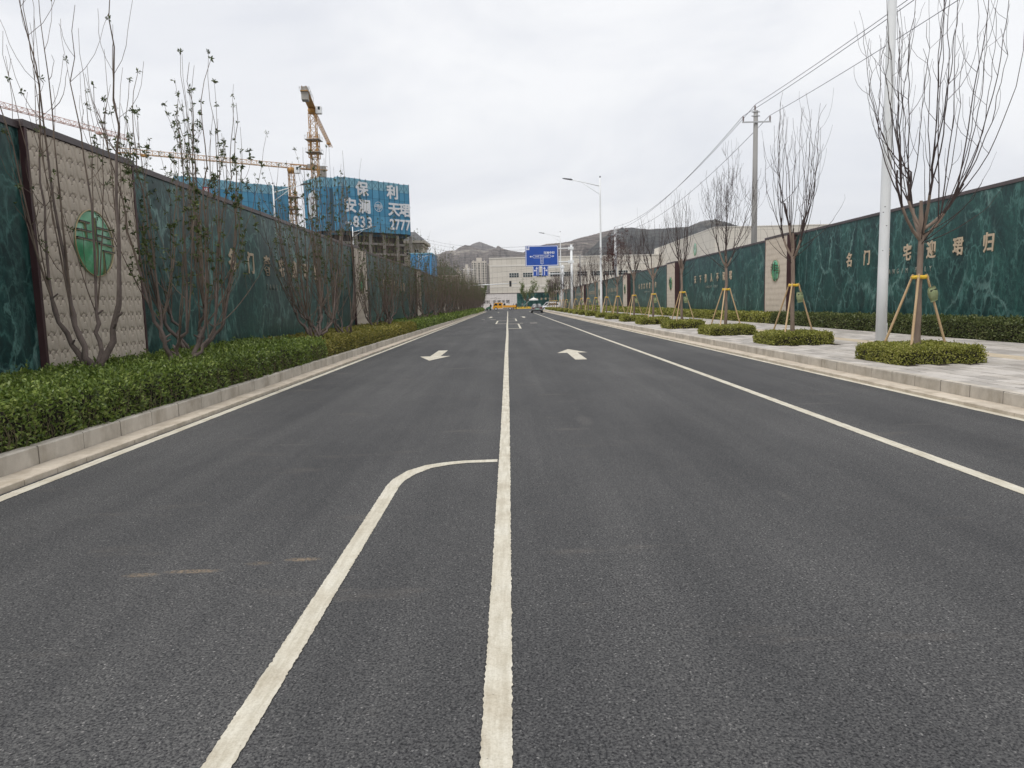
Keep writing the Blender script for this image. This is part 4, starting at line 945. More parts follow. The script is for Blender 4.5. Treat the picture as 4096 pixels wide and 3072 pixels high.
for z in (2.6, 7.2, 14.4): m = MB(); m.box(-6.22, 51.2, -.08, -.001, z, z + .55); m.build('string_course', M['band'], wb)
m = MB(); m.box(-6.3, 53.5, -.15, 30.1, 17.11, 17.45); m.build('parapet', M['band'], wb)
def window(parent, x, z, w, h, nx, nz, y=0):
    f_ = empty('window', (x, y, z)); f_.parent = parent
    m = MB(); m.box(-w / 2, w / 2, -.06, -.004, -h / 2, h / 2); m.build('frame', M['win_frame'], f_)
    cw, ch = w / nx, h / nz
    for i in range(nx):
        for j in range(nz):
            q = MB(); q.box(-w / 2 + i * cw + cw * .1, -w / 2 + (i + 1) * cw - cw * .1, -.09, -.061, -h / 2 + j * ch + ch * .1, -h / 2 + (j + 1) * ch - ch * .1); q.build('pane', M['glass_dark'], f_)
for k in range(11): window(wb, 2.35 + k * 4.75, 11.35, 3.35, 1.55, 4, 2)
ww = empty('white_wing', (0, 0, 0)); tag(ww, 'tall pale windowless wing rising above the hoarding behind the power pole', 'building')
m = MB(); m.box(53.7, 120, 186, 262, -.03, 19.7); m.build('wall', M['clad'], ww)
m = MB(); m.box(53.62, 120, 185.9, 262, 19.72, 19.95); m.build('parapet', M['band'], ww)
em = empty('emblem', (53.68, 205, 15.2)); em.parent = ww; em.matrix_local = Matrix.Translation((53.66, 205, 15.6)) @ ROT['R'] @ Matrix.Diagonal((3.2, 3.2, 1, 1))
for me, nm in zip(EMB, ('jade_disc', 'rim', 'lattice_bars', 'lattice_edges')): obj(nm, me, em)

# ------------------------------------------------------------------ towers wrapped in blue netting
m, t, b = new_mat('blue_net'); gg = N(t, 'ShaderNodeNewGeometry'); oi = N(t, 'ShaderNodeObjectInfo')
c = ramp(t, oi.outputs['Random'], [(.0, (.050, .215, .35)), (.5, (.064, .25, .40)), (1, (.085, .29, .45))])
c = mixc(t, 1, c, ramp(t, noise(t, .35, 5, .65, wpos(t)), [(.3, (.8, .84, .88)), (.7, (1.16, 1.12, 1.08))]), 'MULTIPLY')
lk(t, c, b.inputs['Base Color']); b.inputs['Roughness'].default_value = .75; M['net'] = m
M['net_top'] = simple('thin_net', (.15, .34, .44), (.23, .44, .54), .5, .8, world=True)
M['net_seam'] = simple('net_seam', (.022, .09, .15), None, 2, .8)
M['net_dark'] = simple('net_interior', (.03, .07, .10), None, 2, .9)
M['bare_concrete'] = simple('bare_concrete', (.20, .185, .165), (.29, .27, .245), .6, .9, world=True)
M['shade_inside'] = simple('floor_shade', (.035, .032, .03), (.06, .055, .05), 1, .95, world=True)  # dark tone standing in for shade between the open floors
M['white_print'] = simple('white_print', (.66, .68, .70), None, 2, .7)
M['pale_print'] = simple('pale_banner', (.55, .60, .64), (.64, .67, .69), .8, .7)
M['red_banner'] = simple('red_banner', (.40, .025, .05), None, 2, .7)
M['logo_red'] = simple('logo_maroon', (.22, .10, .11), None, 2, .7)
def face_frame(a, b_):
    d = Vector((b_[0] - a[0], b_[1] - a[1], 0)); L = d.length; d.normalize(); n = Vector((d.y, -d.x, 0))
    return Matrix(((d.x, 0, n.x, a[0]), (d.y, 0, n.y, a[1]), (0, 1, 0, 0), (0, 0, 0, 1))), L      # local x along, y up, z outward
def net_face(root, a, b_, z0, z1, pw=1.9, top=2.7, rows=5):
    fm, L = face_frame(a, b_); n = max(1, round(L / pw)); w = L / n; h = (z1 - top - z0) / rows
    for i in range(n):
        for r in range(rows):
            m = MB(); m.box(i * w + .03, (i + 1) * w - .03, z0 + r * h + .025, z0 + (r + 1) * h - .025, -.05, .02 + .02 * ((i + r) % 3)); m.xform(fm); m.build('net_panel', M['net'], root)
        m = MB(); m.box(i * w + .03, (i + 1) * w - .03, z1 - top + .03, z1 - (.0 if (i % 4) else .12), -.05, .0); m.xform(fm); m.build('top_net_panel', M['net_top'], root)
        m = MB()
        for q in ((i * w, z1 - top, (i + 1) * w, z1), (i * w, z1, (i + 1) * w, z1 - top)): m.tube([(q[0], q[1], .03), (q[2], q[3], .03)], .035, 4)
        m.xform(fm); m.build('brace', M['net_dark'], root)
    m = MB()
    for i in range(n + 1): m.box(i * w - .055, i * w + .055, z0, z1 + .15, .03, .10)
    for r in range(rows + 1): m.box(0, L, z0 + r * h - .04, z0 + r * h + .04, .02, .06)
    m.box(0, L, z0, z1 - top, -.4, -.1)
    m.xform(fm); m.build('net_frame', M['net_seam'], root)
    return fm, L
def prism_b(name, mat, root, poly, z0, z1): return MB().prism(poly, z0, z1).build(name, mat, root)
bt = empty('netted_tower', (-45, 219, -.03)); tag(bt, 'tower under construction in blue netting with big white lettering and phone number', 'building')
pts = [(-58.9, 213.4), (-52.6, 207.1), (-49.8, 209.2), (-47.4, 207.0), (-40.9, 213.611), (-37.7, 216.866), (-29.8, 224.9)]
off = Vector((45, -212, .03)); P2 = [(x + 45, y - 219) for x, y in pts]
Z0, Z1 = 23.6, 38.7
FF = [net_face(bt, P2[i], P2[i + 1], Z0, Z1) for i in range(6)]
net_face(bt, P2[-1], (P2[-1][0] - 4, P2[-1][1] + 10), Z0 - .3, Z1 - .8)
inner = [(P2[0][0] + 1.2, P2[0][1] + 2.2), (P2[1][0], P2[1][1] + 1.6), (P2[3][0], P2[3][1] + 1.8), (P2[6][0] - 1.4, P2[6][1] + .6), (P2[6][0] - 5, P2[6][1] + 11), (P2[0][0] + 5, P2[0][1] + 18)]
prism_b('netted_core', M['net_dark'], bt, inner, Z0 - 1, Z1 - 3)
prism_b('shade_block', M['shade_inside'], bt, [(x * .93, y * .93 + .9) for x, y in inner], 0, Z0 - .6)  # solid block coloured as the shade behind slabs and columns
for k in range(8): prism_b('floor_slab', M['bare_concrete'], bt, inner, k * 3 + 2.1, k * 3 + 2.75)
cm = MB()
for k in range(6):
    a_, b_ = Vector((*P2[3], 0)), Vector((*P2[6], 0)); q = a_.lerp(b_, k / 5.0); MB().box(q.x - .6, q.x + .2, q.y + 1.0, q.y + 1.8, 0, Z0 - .4).build('column', M['bare_concrete'], bt)
def on_face(fm, key, mat, u, z, sx, sy, name='character', out=.14): return letter(name, key, mat, bt, fm @ Vector((u, z, out)), fm.to_3x3().to_4x4(), sx, sy)
a_, b_ = P2[3], P2[6]; fmm, LL = face_frame(a_, b_)
def uz(px, py):                                                    # fraction across the printed face -> letters
    return (px * LL, py)
for c, px, z in (('保', .31, 35.6), ('利', .745, 35.6), ('安', .14, 30.6), ('澜', .335, 30.6), ('天', .755, 30.6), ('珺', .92, 30.6)): on_face(fmm, 'n' + c, M['white_print'], px * LL, z, .96, .92, out=.32)
for c, px, z in (('8', .21, 26.2), ('3', .30, 26.2), ('3', .395, 26.2), ('2', .72, 26.2), ('7', .795, 26.2), ('7', .875, 26.2), ('7', .955, 26.2)): on_face(fmm, 'd' + c, M['white_print'], px * LL, z, .88, .98, 'digit', out=.32)
for k, c in enumerate('0931'): on_face(fmm, 'ds' + c, M['white_print'], (.075 + k * .032) * LL, 25.7, .8, .8, 'digit', out=.32)
lo_ = empty('round_logo', (0, 0, 0)); lo_.parent = bt; lo_.matrix_local = fmm @ Matrix.Translation((.53 * LL, 31.2, .32))
def flat_line(name, p, q, w, parent, mat): 
    d = np.array(q, float) - np.array(p, float); d /= np.linalg.norm(d); n = np.array([-d[1], d[0]]) * w / 2; m = MB(); p, q = np.array(p), np.array(q)
    m.add([(*(p + n), 0), (*(p - n), 0), (*(q - n), 0), (*(q + n), 0)], [(0, 1, 2, 3)]); return m.build(name, mat, parent)
cR = 1.45; cc = [(cR * math.cos(a), cR * math.sin(a)) for a in np.linspace(0, 6.2832, 29)]
m = MB()
for p, q in zip(cc[:-1], cc[1:]): m.add([(*p, 0), (*q, 0), (q[0] * .92, q[1] * .92, 0), (p[0] * .92, p[1] * .92, 0)], [(0, 1, 2, 3)])
m.build('ring', M['white_print'], lo_)
for p, q in (((-1.2, .6), (1.0, .6)), ((-1.35, .2), (1.3, .35)), ((.1, .1), (1.35, .1)), ((.2, -.2), (1.3, -.2)), ((-.25, .6), (-.25, -.6)), ((-.25, -.6), (-.6, -1.2)), ((.35, -.4), (.35, -1.3)), ((.35, -.4), (.9, -.5)), ((-1.3, -.05), (-.3, -.05)), ((.05, .6), (.05, -.9))): flat_line('bar', p, q, .13, lo_, M['white_print'])
fL, lL = face_frame(P2[0], P2[1])
bn = empty('banner', (0, 0, 0)); bn.parent = bt; bn.matrix_local = fL @ Matrix.Translation((lL * .5, 31.5, .2))
m = MB(); m.add([(-1.9, -4.0, 0), (1.9, -3.6, 0), (1.9, 3.9, 0), (-1.9, 3.0, 0)], [(0, 1, 2, 3)]); m.build('cloth', M['pale_print'], bn)
m = MB()
for p, q in zip(cc[:-1], cc[1:]): m.add([(p[0] * .5, p[1] * .75 + 1, .03), (q[0] * .5, q[1] * .75 + 1, .03), (q[0] * .36, q[1] * .56 + 1, .03), (p[0] * .36, p[1] * .56 + 1, .03)], [(0, 1, 2, 3)])
m.build('logo_ring', M['logo_red'], bn)
# second netted tower, behind the leafy tree
b2 = empty('netted_block', (-75, 222, -.03)); tag(b2, 'plain blue netted construction block behind the leafy tree, with red banners', 'building')
pp = [(-91, 201), (-85.1, 206.8), (-76.3, 215.8), (-67, 224.5)]; Q2 = [(x + 75, y - 222) for x, y in pp]
for i in range(3): net_face(b2, Q2[i], Q2[i + 1], 14, 39.0, 2.1, 2.7, 8)
prism_b('netted_core', M['net_dark'], b2, [(Q2[0][0] + .5, Q2[0][1] + 1.5), (Q2[1][0], Q2[1][1] + 1.5), (Q2[2][0], Q2[2][1] + 1.5), (Q2[3][0] - 1.2, Q2[3][1] + .8), (Q2[3][0] - 8, Q2[3][1] + 10), (Q2[0][0], Q2[0][1] + 16)], 0, 36)
f2, l2 = face_frame(Q2[1], Q2[2]); 
for (u, z, h, txt) in ((.25, 35.6, .9, ''), (5.3, 27.6, 3.2, '安全第一')):
    bb = empty('red_banner', (0, 0, 0)); bb.parent = b2; bb.matrix_local = f2 @ Matrix.Translation((u, z, .2))
    MB().box(-.85, .85, -h, h, 0, .05).build('cloth', M['red_banner'], bb)
    for k, c in enumerate(txt): letter('character', 'r' + c, M['white_print'], bb, (0, h - .9 - k * 1.6, .08), Matrix.Identity(4), 1, .9)
    if not txt: letter('character', 'r安', M['white_print'], bb, (0, 0, .08), Matrix.Identity(4), .8, .8)

# ------------------------------------------------------------------ tower cranes
M['crane'] = simple('crane_ochre', (.38, .19, .045), (.50, .27, .075), 1.2, .6)
M['crane_red'] = simple('crane_red_pale', (.50, .28, .23), (.58, .38, .32), 1.0, .6)
M['ballast'] = simple('ballast', (.30, .285, .26), (.40, .38, .35), 1, .85)
def lattice(p0, p1, w, bay, r, tri=False, upv=(0, 0, 1)):
    p0, p1 = np.array(p0, float), np.array(p1, float); d = p1 - p0; L = np.linalg.norm(d); d /= L
    up = np.array(upv, float); s = np.cross(d, up); s /= np.linalg.norm(s); up = np.cross(s, d)
    C = [(-.5, -.5), (.5, -.5), (0, .55)] if tri else [(-.5, -.5), (.5, -.5), (.5, .5), (-.5, .5)]
    n = max(1, round(L / bay)); paths = []
    pt = lambda i, k: p0 + d * (L * i / n) + (s * C[k][0] + up * C[k][1]) * w
    K = len(C)
    for k in range(K): paths.append((np.array([pt(0, k), pt(n, k)]), np.array([r, r])))
    for i in range(n):
        for k in range(K):
            k2 = (k + 1) % K; paths.append((np.array([pt(i, k), pt(i, k2)]), np.array([r * .6] * 2)))
            a, b_ = (k, k2) if i % 2 else (k2, k); paths.append((np.array([pt(i, a), pt(i + 1, b_)]), np.array([r * .6] * 2)))
    return paths
def crane(x, y, zj, jib, cjib, label, mat, mast_w=1.9, cab=True, z0=0, head=True, jw=1.3):
    o = empty('tower_crane', (x, y, z0)); tag(o, label, 'crane'); zj -= z0
    obj('mast', tubes_mesh('mast', lattice((0, 0, 0), (0, 0, zj - 2.2), mast_w, 2.2, .12, upv=(0, 1, 0)), 4, mat), o)
    obj('climbing_cage', tubes_mesh('climbing_cage', lattice((0, 0, zj - 15.5), (0, 0, zj - 8), mast_w * 1.38, 1.9, .12, upv=(0, 1, 0)), 4, mat), o)
    for z in (zj - 14.0, zj - 10.2, ):
        m = MB(); m.box(-2.2, 2.2, -2.2, 2.2, z, z + .15); m.build('platform', M['ballast'], o)
        rl = [(np.array([(a * 2.2, b_ * 2.2, z), (a * 2.2, b_ * 2.2, z + 1.2)]), np.array([.04, .04])) for a in (-1, 1) for b_ in (-1, 0, 1)]
        for s in (-1, 1): rl += [(np.array([(s * 2.2, -2.2, z + 1.2), (s * 2.2, 2.2, z + 1.2)]), np.array([.04, .04])), (np.array([(-2.2, s * 2.2, z + 1.2), (2.2, s * 2.2, z + 1.2)]), np.array([.04, .04]))]
        obj('railing', tubes_mesh('railing', rl, 4, M['grey_metal']), o)
    MB().tube([(0, 0, zj - 2.3), (0, 0, zj - 1.3), (0, 0, zj - .6)], [1.1, 1.35, 1.2], 12).build('slew_ring', mat, o)
    jd = np.array([jib[0] - x, jib[1] - y, 0]); cd = np.array([cjib[0] - x, cjib[1] - y, 0]); jn = jd / np.linalg.norm(jd); cl = np.linalg.norm(cd)
    obj('jib', tubes_mesh('jib', lattice((0, 0, zj), jd + (0, 0, zj), jw, 1.6, .085, True), 4, mat), o)
    obj('counter_jib', tubes_mesh('counter_jib', lattice((0, 0, zj), cd + (0, 0, zj), jw * .9, 1.8, .1), 4, mat), o)
    a = math.atan2(cd[1], cd[0]); mr = Matrix.Translation((0, 0, zj)) @ Matrix.Rotation(a, 4, 'Z')
    m = MB(); m.box(0, cl, -1.1, 1.1, -.75, -.6, mr); m.build('counter_deck', mat, o)
    for k in range(5): m = MB(); m.box(cl - 1.0 - k * .55, cl - .55 - k * .55, -.9, .9, -2.9, .6, mr); m.build('ballast_block', M['ballast'], o)
    m = MB(); m.box(cl * .45, cl * .68, -.8, .8, -.55, .95, mr); m.build('winch_house', M['ballast'], o)
    rl = []
    for s in (-1.3, 1.3): rl += [(np.array([tuple(mr @ Vector((cl * .4, s, .5))), tuple(mr @ Vector((cl, s, .5)))]), np.array([.05, .05]))] + [(np.array([tuple(mr @ Vector((cl * q, s, -.7))), tuple(mr @ Vector((cl * q, s, .5)))]), np.array([.05, .05])) for q in (.4, .6, .8, 1)]
    obj('deck_railing', tubes_mesh('deck_railing', rl, 4, M['grey_metal']), o)
    if cab:
        c_ = empty('cab', (2.2, -.6, zj - 1.4)); c_.parent = o
        MB().bbox(-.8, .8, -.9, .9, -1.1, 1.1, .12).build('cab_body', M['white_paint'], c_); MB().box(-.1, .55, -.94, -.905, -.1, .8).build('cab_window', M['glass_dark'], c_)
    T = jd * .86; m = MB(); m.box(T[0] - .7, T[0] + .7, T[1] - .7, T[1] + .7, zj - 1.2, zj - .7); m.build('trolley', mat, o)
    MB().tube([(T[0], T[1], zj - 1.2), (T[0], T[1], zj - 24)], .045, 4).build('hoist_rope', M['wire'], o)
    return o
crane(-58.2, 224.7, 62.8, (-65.8, 278.6), (-55.5, 206.7), 'tall ochre tower crane with its jib pointing away behind the lettered blue tower', M['crane'], 2.0)
crane(-70.3, 240.7, 48.3, (-111.8, 211.5), (-60.0, 246.6), 'lower tower crane whose long jib runs sideways between the two netted towers', M['crane'], 1.7)
crane(-142, 159, 56.5, (-118.7, 232.4), (-146, 147), 'pale reddish crane jib showing above the near end of the hoarding', M['crane_red'], 1.9, False)
# ------------------------------------------------------------------ villa, sheds and far blocks
M['villa'] = simple('villa_stone', (.40, .36, .30), (.47, .43, .365), .6, .8, world=True)
M['roof'] = simple('slate_roof', (.085, .085, .09), (.13, .13, .135), .8, .7, world=True)
M['sheet_blue'] = simple('blue_sheeting', (.045, .22, .44), (.06, .28, .52), .6, .6, stretch=(6, 6, .3), world=True)
M['green_roof'] = simple('green_roof', (.055, .065, .05), (.085, .095, .07), .7, .8, world=True)
vl = empty('villa', (-32.7, 244, -.03)); tag(vl, 'stone-coloured house with wide eaves and slate hip roof behind the lettered tower', 'house')
MB().box(-9, 4.0, 0, 16, 0, 22.6).build('wall', M['villa'], vl)
MB().box(-10.2, 5.2, -1.2, 17.2, 22.62, 23.5).build('eaves', M['villa'], vl); MB().box(-9.6, 4.6, -.6, 16.6, 21.7, 22.25).build('cornice', M['villa'], vl)
m = MB(); m.add([(-10.2, -1.2, 23.5), (5.2, -1.2, 23.5), (5.2, 17.2, 23.5), (-10.2, 17.2, 23.5), (-5.5, 8, 27.2), (1.0, 8, 27.2)], [(0, 1, 5, 4), (1, 2, 5), (2, 3, 4, 5), (3, 0, 4)]); m.build('roof', M['roof'], vl)
for k in range(3): window(vl, 2.2, 19.6 - k * 3.2, 1.4, 1.9, 2, 2, 0)
window(vl, -.6, 19.6, 1.4, 1.9, 2, 2, 0)
bs = empty('blue_shed', (-17.1, 164, -.03)); tag(bs, 'plain block sheeted in bright blue beside the stone-coloured house', 'building')
MB().box(-4.9, 0, 0, 12, 0, 13.3).build('sheeting', M['sheet_blue'], bs)
m = MB()
for k in range(9): m.box(-4.9 + k * .6, -4.84 + k * .6, -.05, -.002, 0, 13.25)
m.build('sheet_rib', M['sheet_blue'], bs); MB().box(-5, .1, -.1, 12.1, 13.3, 13.55).build('coping', M['net_top'], bs)
ls = empty('low_hall', (-24, 230, -.03)); tag(ls, 'low pale hall with dull green roof seen over the shrub trees', 'building')
MB().box(-2, 8, 0, 12, 0, 10.6).build('wall', M['villa'], ls); MB().box(-2.6, 8.6, -.8, 12.6, 10.62, 11.1).build('eaves', M['villa'], ls)
m = MB(); m.add([(-2.6, -.8, 11.1), (8.6, -.8, 11.1), (8.6, 12.6, 11.1), (-2.6, 12.6, 11.1), (-.5, 5, 14.2), (5.5, 5, 14.2)], [(0, 1, 5, 4), (1, 2, 5), (2, 3, 4, 5), (3, 0, 4)]); m.build('roof', M['green_roof'], ls)
for k in range(5): window(ls, -.6 + k * 1.85, 8.3, 1.1, 1.6, 2, 2, 0)
M['tower_wall'] = simple('tower_render', (.50, .46, .405), (.55, .51, .455), .02, .8, world=True)
def tower(name, label, x, y, w, d, H, cols, rows, group=None):
    o = empty(name, (x, y, -.03)); tag(o, label, 'building', group)
    MB().box(-w / 2, w / 2, 0, d, 0, H).build('wall', M['tower_wall'], o)
    MB().box(-w * .18, w * .18, d * .2, d * .8, H, H + 5).build('roof_house', M['tower_wall'], o)
    for k in range(4): q = -w / 2 + w * (k + .5) / 4; MB().box(q - w * .035, q + w * .035, -1.0, -.01, 0, H + 1.5).build('pier', M['tower_wall'], o)
    m = MB()
    for i in range(cols):
        for j in range(rows):
            cx = -w / 2 + w * (i + .5) / cols; z = 4 + (H - 6) * (j + .5) / rows
            m.box(cx - w / cols * .3, cx + w / cols * .3, -.25, -.02, z - (H - 6) / rows * .28, z + (H - 6) / rows * .25)
    m.build('windows', M['glass_dark'], o, kind='stuff')
    m = MB()
    for j in range(rows):
        z = 4 + (H - 6) * (j + .5) / rows
        for i in range(3): q = d * (i + .5) / 3; m.box(-w / 2 - .2, -w / 2 - .02, q - 1.6, q + 1.6, z - .9, z + .7); m.box(w / 2 + .02, w / 2 + .2, q - 1.6, q + 1.6, z - .9, z + .7)
    m.build('side_windows', M['glass_dark'], o, kind='stuff'); return o
tower('apartment_tower', 'tall pale apartment tower with rows of windows below the mountain', -38.9, 1000, 20.5, 14, 61, 7, 24)
tower('apartment_tower', 'narrow pale apartment tower half hidden by the corner of the white building', -23, 1010, 9, 14, 57, 3, 24)
for x, H in ((-66, 46), (-54, 50)): tower('apartment_block', 'distant apartment block seen through the shrub tree tops', x, 960, 9.5, 12, H, 4, 16, 'distant apartment blocks')
# ------------------------------------------------------------------ mountains
def mountain(name, prof, Y, depth, mat, seed, n=320, nv=70):
    r = np.random.default_rng(seed); prof = np.array(prof, float); px = np.linspace(prof[0, 0], prof[-1, 0], n); py = np.interp(px, prof[:, 0], prof[:, 1])
    dx = (px - 512) / FPX; dz = -(py - 384) / FPX; D = np.stack([dx, dz, np.ones(n)], 1) @ A_.T
    X = D[:, 0] / D[:, 1] * Y; Zr = EYE + D[:, 2] / D[:, 1] * Y
    v = np.linspace(-1, 1, nv); Xg, Vg = np.meshgrid(X, v); Zg = np.tile(Zr, (nv, 1))
    sl = (1 - np.abs(Vg)) ** .85
    def fb(x, y):
        s = np.zeros_like(x); a = 1.
        for k in range(6):
            f = 2 ** k / 420; ph = r.uniform(0, 6.28, 4); s += a * (1 - 2 * np.abs(np.sin(x * f * 1.3 + ph[0] + 1.2 * np.sin(y * f + ph[1])) * np.cos(y * f * .6 + ph[2]))); a *= .55
        return s
    Yg = Y + Vg * depth; ns = fb(Xg, Yg)
    env = np.clip(np.abs(Vg) * 4, 0, 1) * (1 - np.abs(Vg))
    gl_ = np.zeros_like(Xg); am = 1.
    for k in range(5):
        wl = [330, 170, 85, 42, 20][k]; ph = r.uniform(0, 6.28, 3); gl_ += am * (.5 - np.abs(np.sin(Xg / wl * 3.1416 + ph[0] + .9 * np.sin(Yg / (wl * 2.2) + ph[1]) + .5 * np.sin(Xg / (wl * 3.7) + ph[2])))); am *= .62
    Z = -8 + (Zg + 8) * sl + (ns * .07 + gl_ * .26) * env * Zg
    Xg = Xg * (Yg / Y)                                            # keep the foothills fanned out with distance
    verts = np.stack([Xg, Yg, Z], -1).reshape(-1, 3)
    f = [(j * n + i, j * n + i + 1, (j + 1) * n + i + 1, (j + 1) * n + i) for j in range(nv - 1) for i in range(n - 1)]
    return obj(name, npmesh(name, verts, f, mat, smooth=True), kind='structure')
def hill_mat(name, dark, mid, lite, scale, w):
    m, t, b = new_mat(name); P = wpos(t, (1, 1, 2.5))
    c = ramp(t, noise(t, scale, 8, .68, P, .8), [(.36, dark), (.48, mid), (.57, mid), (w - .08, lite)])
    wv_ = N(t, 'ShaderNodeTexWave', bands_direction='Z'); wv_.inputs['Scale'].default_value = .02; wv_.inputs['Distortion'].default_value = 6; wv_.inputs['Detail'].default_value = 4; lk(t, wpos(t), wv_.inputs['Vector'])
    c = mixc(t, 1, c, ramp(t, wv_.outputs[0], [(.2, (.82, .82, .84)), (.6, (1.06, 1.05, 1.03))]), 'MULTIPLY')
    lk(t, c, b.inputs['Base Color']); b.inputs['Roughness'].default_value = .95; b.inputs['Specular IOR Level'].default_value = .1; bump(t, b, noise(t, scale * 2.5, 8, .7, P), 1.0, 60); return m
HM1 = hill_mat('bare_hill', (.135, .122, .118), (.215, .19, .175), (.42, .38, .335), .0042, .72)
HM2 = hill_mat('scrub_hill', (.085, .092, .096), (.13, .133, .13), (.26, .24, .21), .004, .78)
HM3 = hill_mat('far_hill', (.15, .14, .14), (.20, .185, .18), (.31, .28, .25), .003, .76)
mountain('mountain', [(455, 262), (462, 250), (468, 246), (473.2, 242.6), (478.9, 240.9), (484.5, 242.2), (490.8, 244.9), (498, 247.9), (504, 251), (512, 258)], 5600, 900, HM3, 3)
mountain('mountain', [(395, 266), (408, 258), (419.6, 256), (432, 255.2), (441, 253.3), (447.8, 250.5), (455.2, 249.4), (460, 246.4), (464.8, 244.3), (469.3, 244.9), (476, 247.6), (484, 249.8), (491, 249.2), (498, 247.8), (505, 248.9), (516.5, 250.8), (522, 251.4), (530, 253), (545, 259), (560, 266)], 4300, 1000, HM1, 4)
mountain('mountain', [(500, 272), (515, 257), (525, 250.6), (533, 247.6), (542.7, 244.9), (548, 243.5), (562.6, 242.2), (570.7, 240.4), (580, 237), (589.7, 234), (606, 230.4), (617, 228.7), (624, 227.8), (634, 229.5), (650, 236), (670, 245), (690, 256)], 3300, 800, HM1, 5)
mountain('mountain', [(575, 262), (595, 244), (605, 236), (618, 229.5), (630.7, 226.6), (640, 227.6), (648.9, 228.9), (663, 227.6), (676, 226.4), (687.7, 225.6), (700, 221.4), (710.6, 219.6), (718, 220.2), (725.6, 221.2), (736.5, 223.8), (744.6, 227.3), (760, 236), (785, 247), (820, 256)], 2500, 650, HM2, 6)

# ------------------------------------------------------------------ trees by the end wall
def crown_tree(seed, H, R, trunk_h, nleaf, size):
    r = np.random.default_rng(seed); br, tips = [], []
    tr = [(np.array([(0, 0, 0), (.03, 0, trunk_h * .5), (.0, .03, trunk_h)]), np.array([.13, .11, .09]))]
    for k in range(15):
        az = r.uniform(0, 6.28); Q, Rq = shoot_path((0, 0, trunk_h - r.uniform(0, .4)), az, R * r.uniform(.3, 1), (H - trunk_h) * r.uniform(.45, 1), r, 10, .06, .05, .008, 1.3); br.append((Q, Rq)); tips.append(Q); tips += [q for q, _ in twig(Q, Rq, r, 3, br, .5, 1.3)]
    C = np.array([tips[r.integers(len(tips))][-1 - r.integers(0, 4)] for _ in range(nleaf)]); P = np.repeat(C, 5, 0) + r.normal(0, .16, (nleaf * 5, 3))
    return tubes_mesh('trunk', tr, 8, M['bark']), tubes_mesh('branches', br, 4, M['shoot_l']), leaves_mesh('leaves', P, np.tile((0, 0, .3), (len(P), 1)), size, .7, M['leaf_far'], r)
CT = [crown_tree(61, 8.9, 3.6, 2.2, 360, .30), crown_tree(62, 9.4, 3.6, 2.2, 380, .30)]
for k, (x, y, s, lab) in enumerate(((5.6, 212.5, 1.0, 'round-crowned young green tree standing behind the yellow barriers'), (13.0, 212, 1.0, 'green-leaved tree next to the row of bare street trees, before the end hoarding'))):
    o = empty('green_tree', (x, y, .16), k); o.scale = (s, s, s)
    for me, nm in zip(CT[k], ('trunk', 'branches', 'leaves')): obj(nm, me, o)
    tag(o, lab, 'tree')
DT = crown_tree(66, 7.2, 3.4, 1.0, 1500, .36)
for k, (x, y, s) in enumerate(((-8.6, 208, 1.0), (-11.5, 211, 1.08))):
    o = empty('evergreen_tree', (x, y, .16), k); o.scale = (s, s, s)
    for me, nm in zip(DT, ('trunk', 'branches', 'leaves')): obj(nm, me, o)
    tag(o, 'dense dark green tree at the end of the shrub tree row', 'tree', 'dense trees past the shrub row')

# ------------------------------------------------------------------ vehicles
M['tyre'] = simple('tyre', (.018, .018, .019), None, 3, .85); M['rim'] = simple('rim_silver', (.55, .55, .56), None, 3, .45, metal=.15)
M['car_glass'] = simple('car_glass', (.02, .024, .028), None, 3, .08); M['tail'] = simple('tail_light', (.25, .012, .012), None, 3, .25)
M['plate_g'] = simple('green_plate', (.35, .55, .45), None, 3, .5); M['lamp_w'] = simple('headlamp', (.6, .6, .6), None, 3, .2)
def paint(name, c): return simple(name, c, None, 3, .3, coat=.6)
M['car_grey'] = paint('grey_car_paint', (.20, .205, .21)); M['car_white'] = paint('white_car_paint', (.68, .69, .70)); M['truck_yel'] = paint('truck_yellow', (.80, .37, .02)); M['chassis'] = simple('chassis', (.03, .03, .03), None, 3, .8)
def wheel(parent, x, y, r, w):
    o = empty('wheel', (x, y, r)); o.parent = parent
    MB().tube([(-w / 2, 0, 0), (-w / 2 + .03, 0, 0), (w / 2 - .03, 0, 0), (w / 2, 0, 0)], [r * .9, r, r, r * .9], 20).build('tyre', M['tyre'], o)
    MB().tube([(-w / 2 - .012, 0, 0), (w / 2 + .012, 0, 0)], r * .62, 16).build('rim', M['rim'], o)
def loft(secs, mat, name, parent):
    """secs: list of (y, [(x,z) half outline from bottom centre to top centre]) mirrored in x"""
    m = MB(); rings = []
    for y, h in secs: rings.append([(x, y, z) for x, z in h] + [(-x, y, z) for x, z in reversed(h)])
    n = len(rings[0])
    for rg in rings: m.v += rg
    for k in range(len(rings) - 1):
        for i in range(n): m.f.append((k * n + i, k * n + (i + 1) % n, (k + 1) * n + (i + 1) % n, (k + 1) * n + i)); m.sm.append(True)
    m.f += [tuple(range(n - 1, -1, -1)), tuple((len(rings) - 1) * n + i for i in range(n))]; m.sm += [False, False]; m.n = len(m.v)
    return m.build(name, mat, parent)
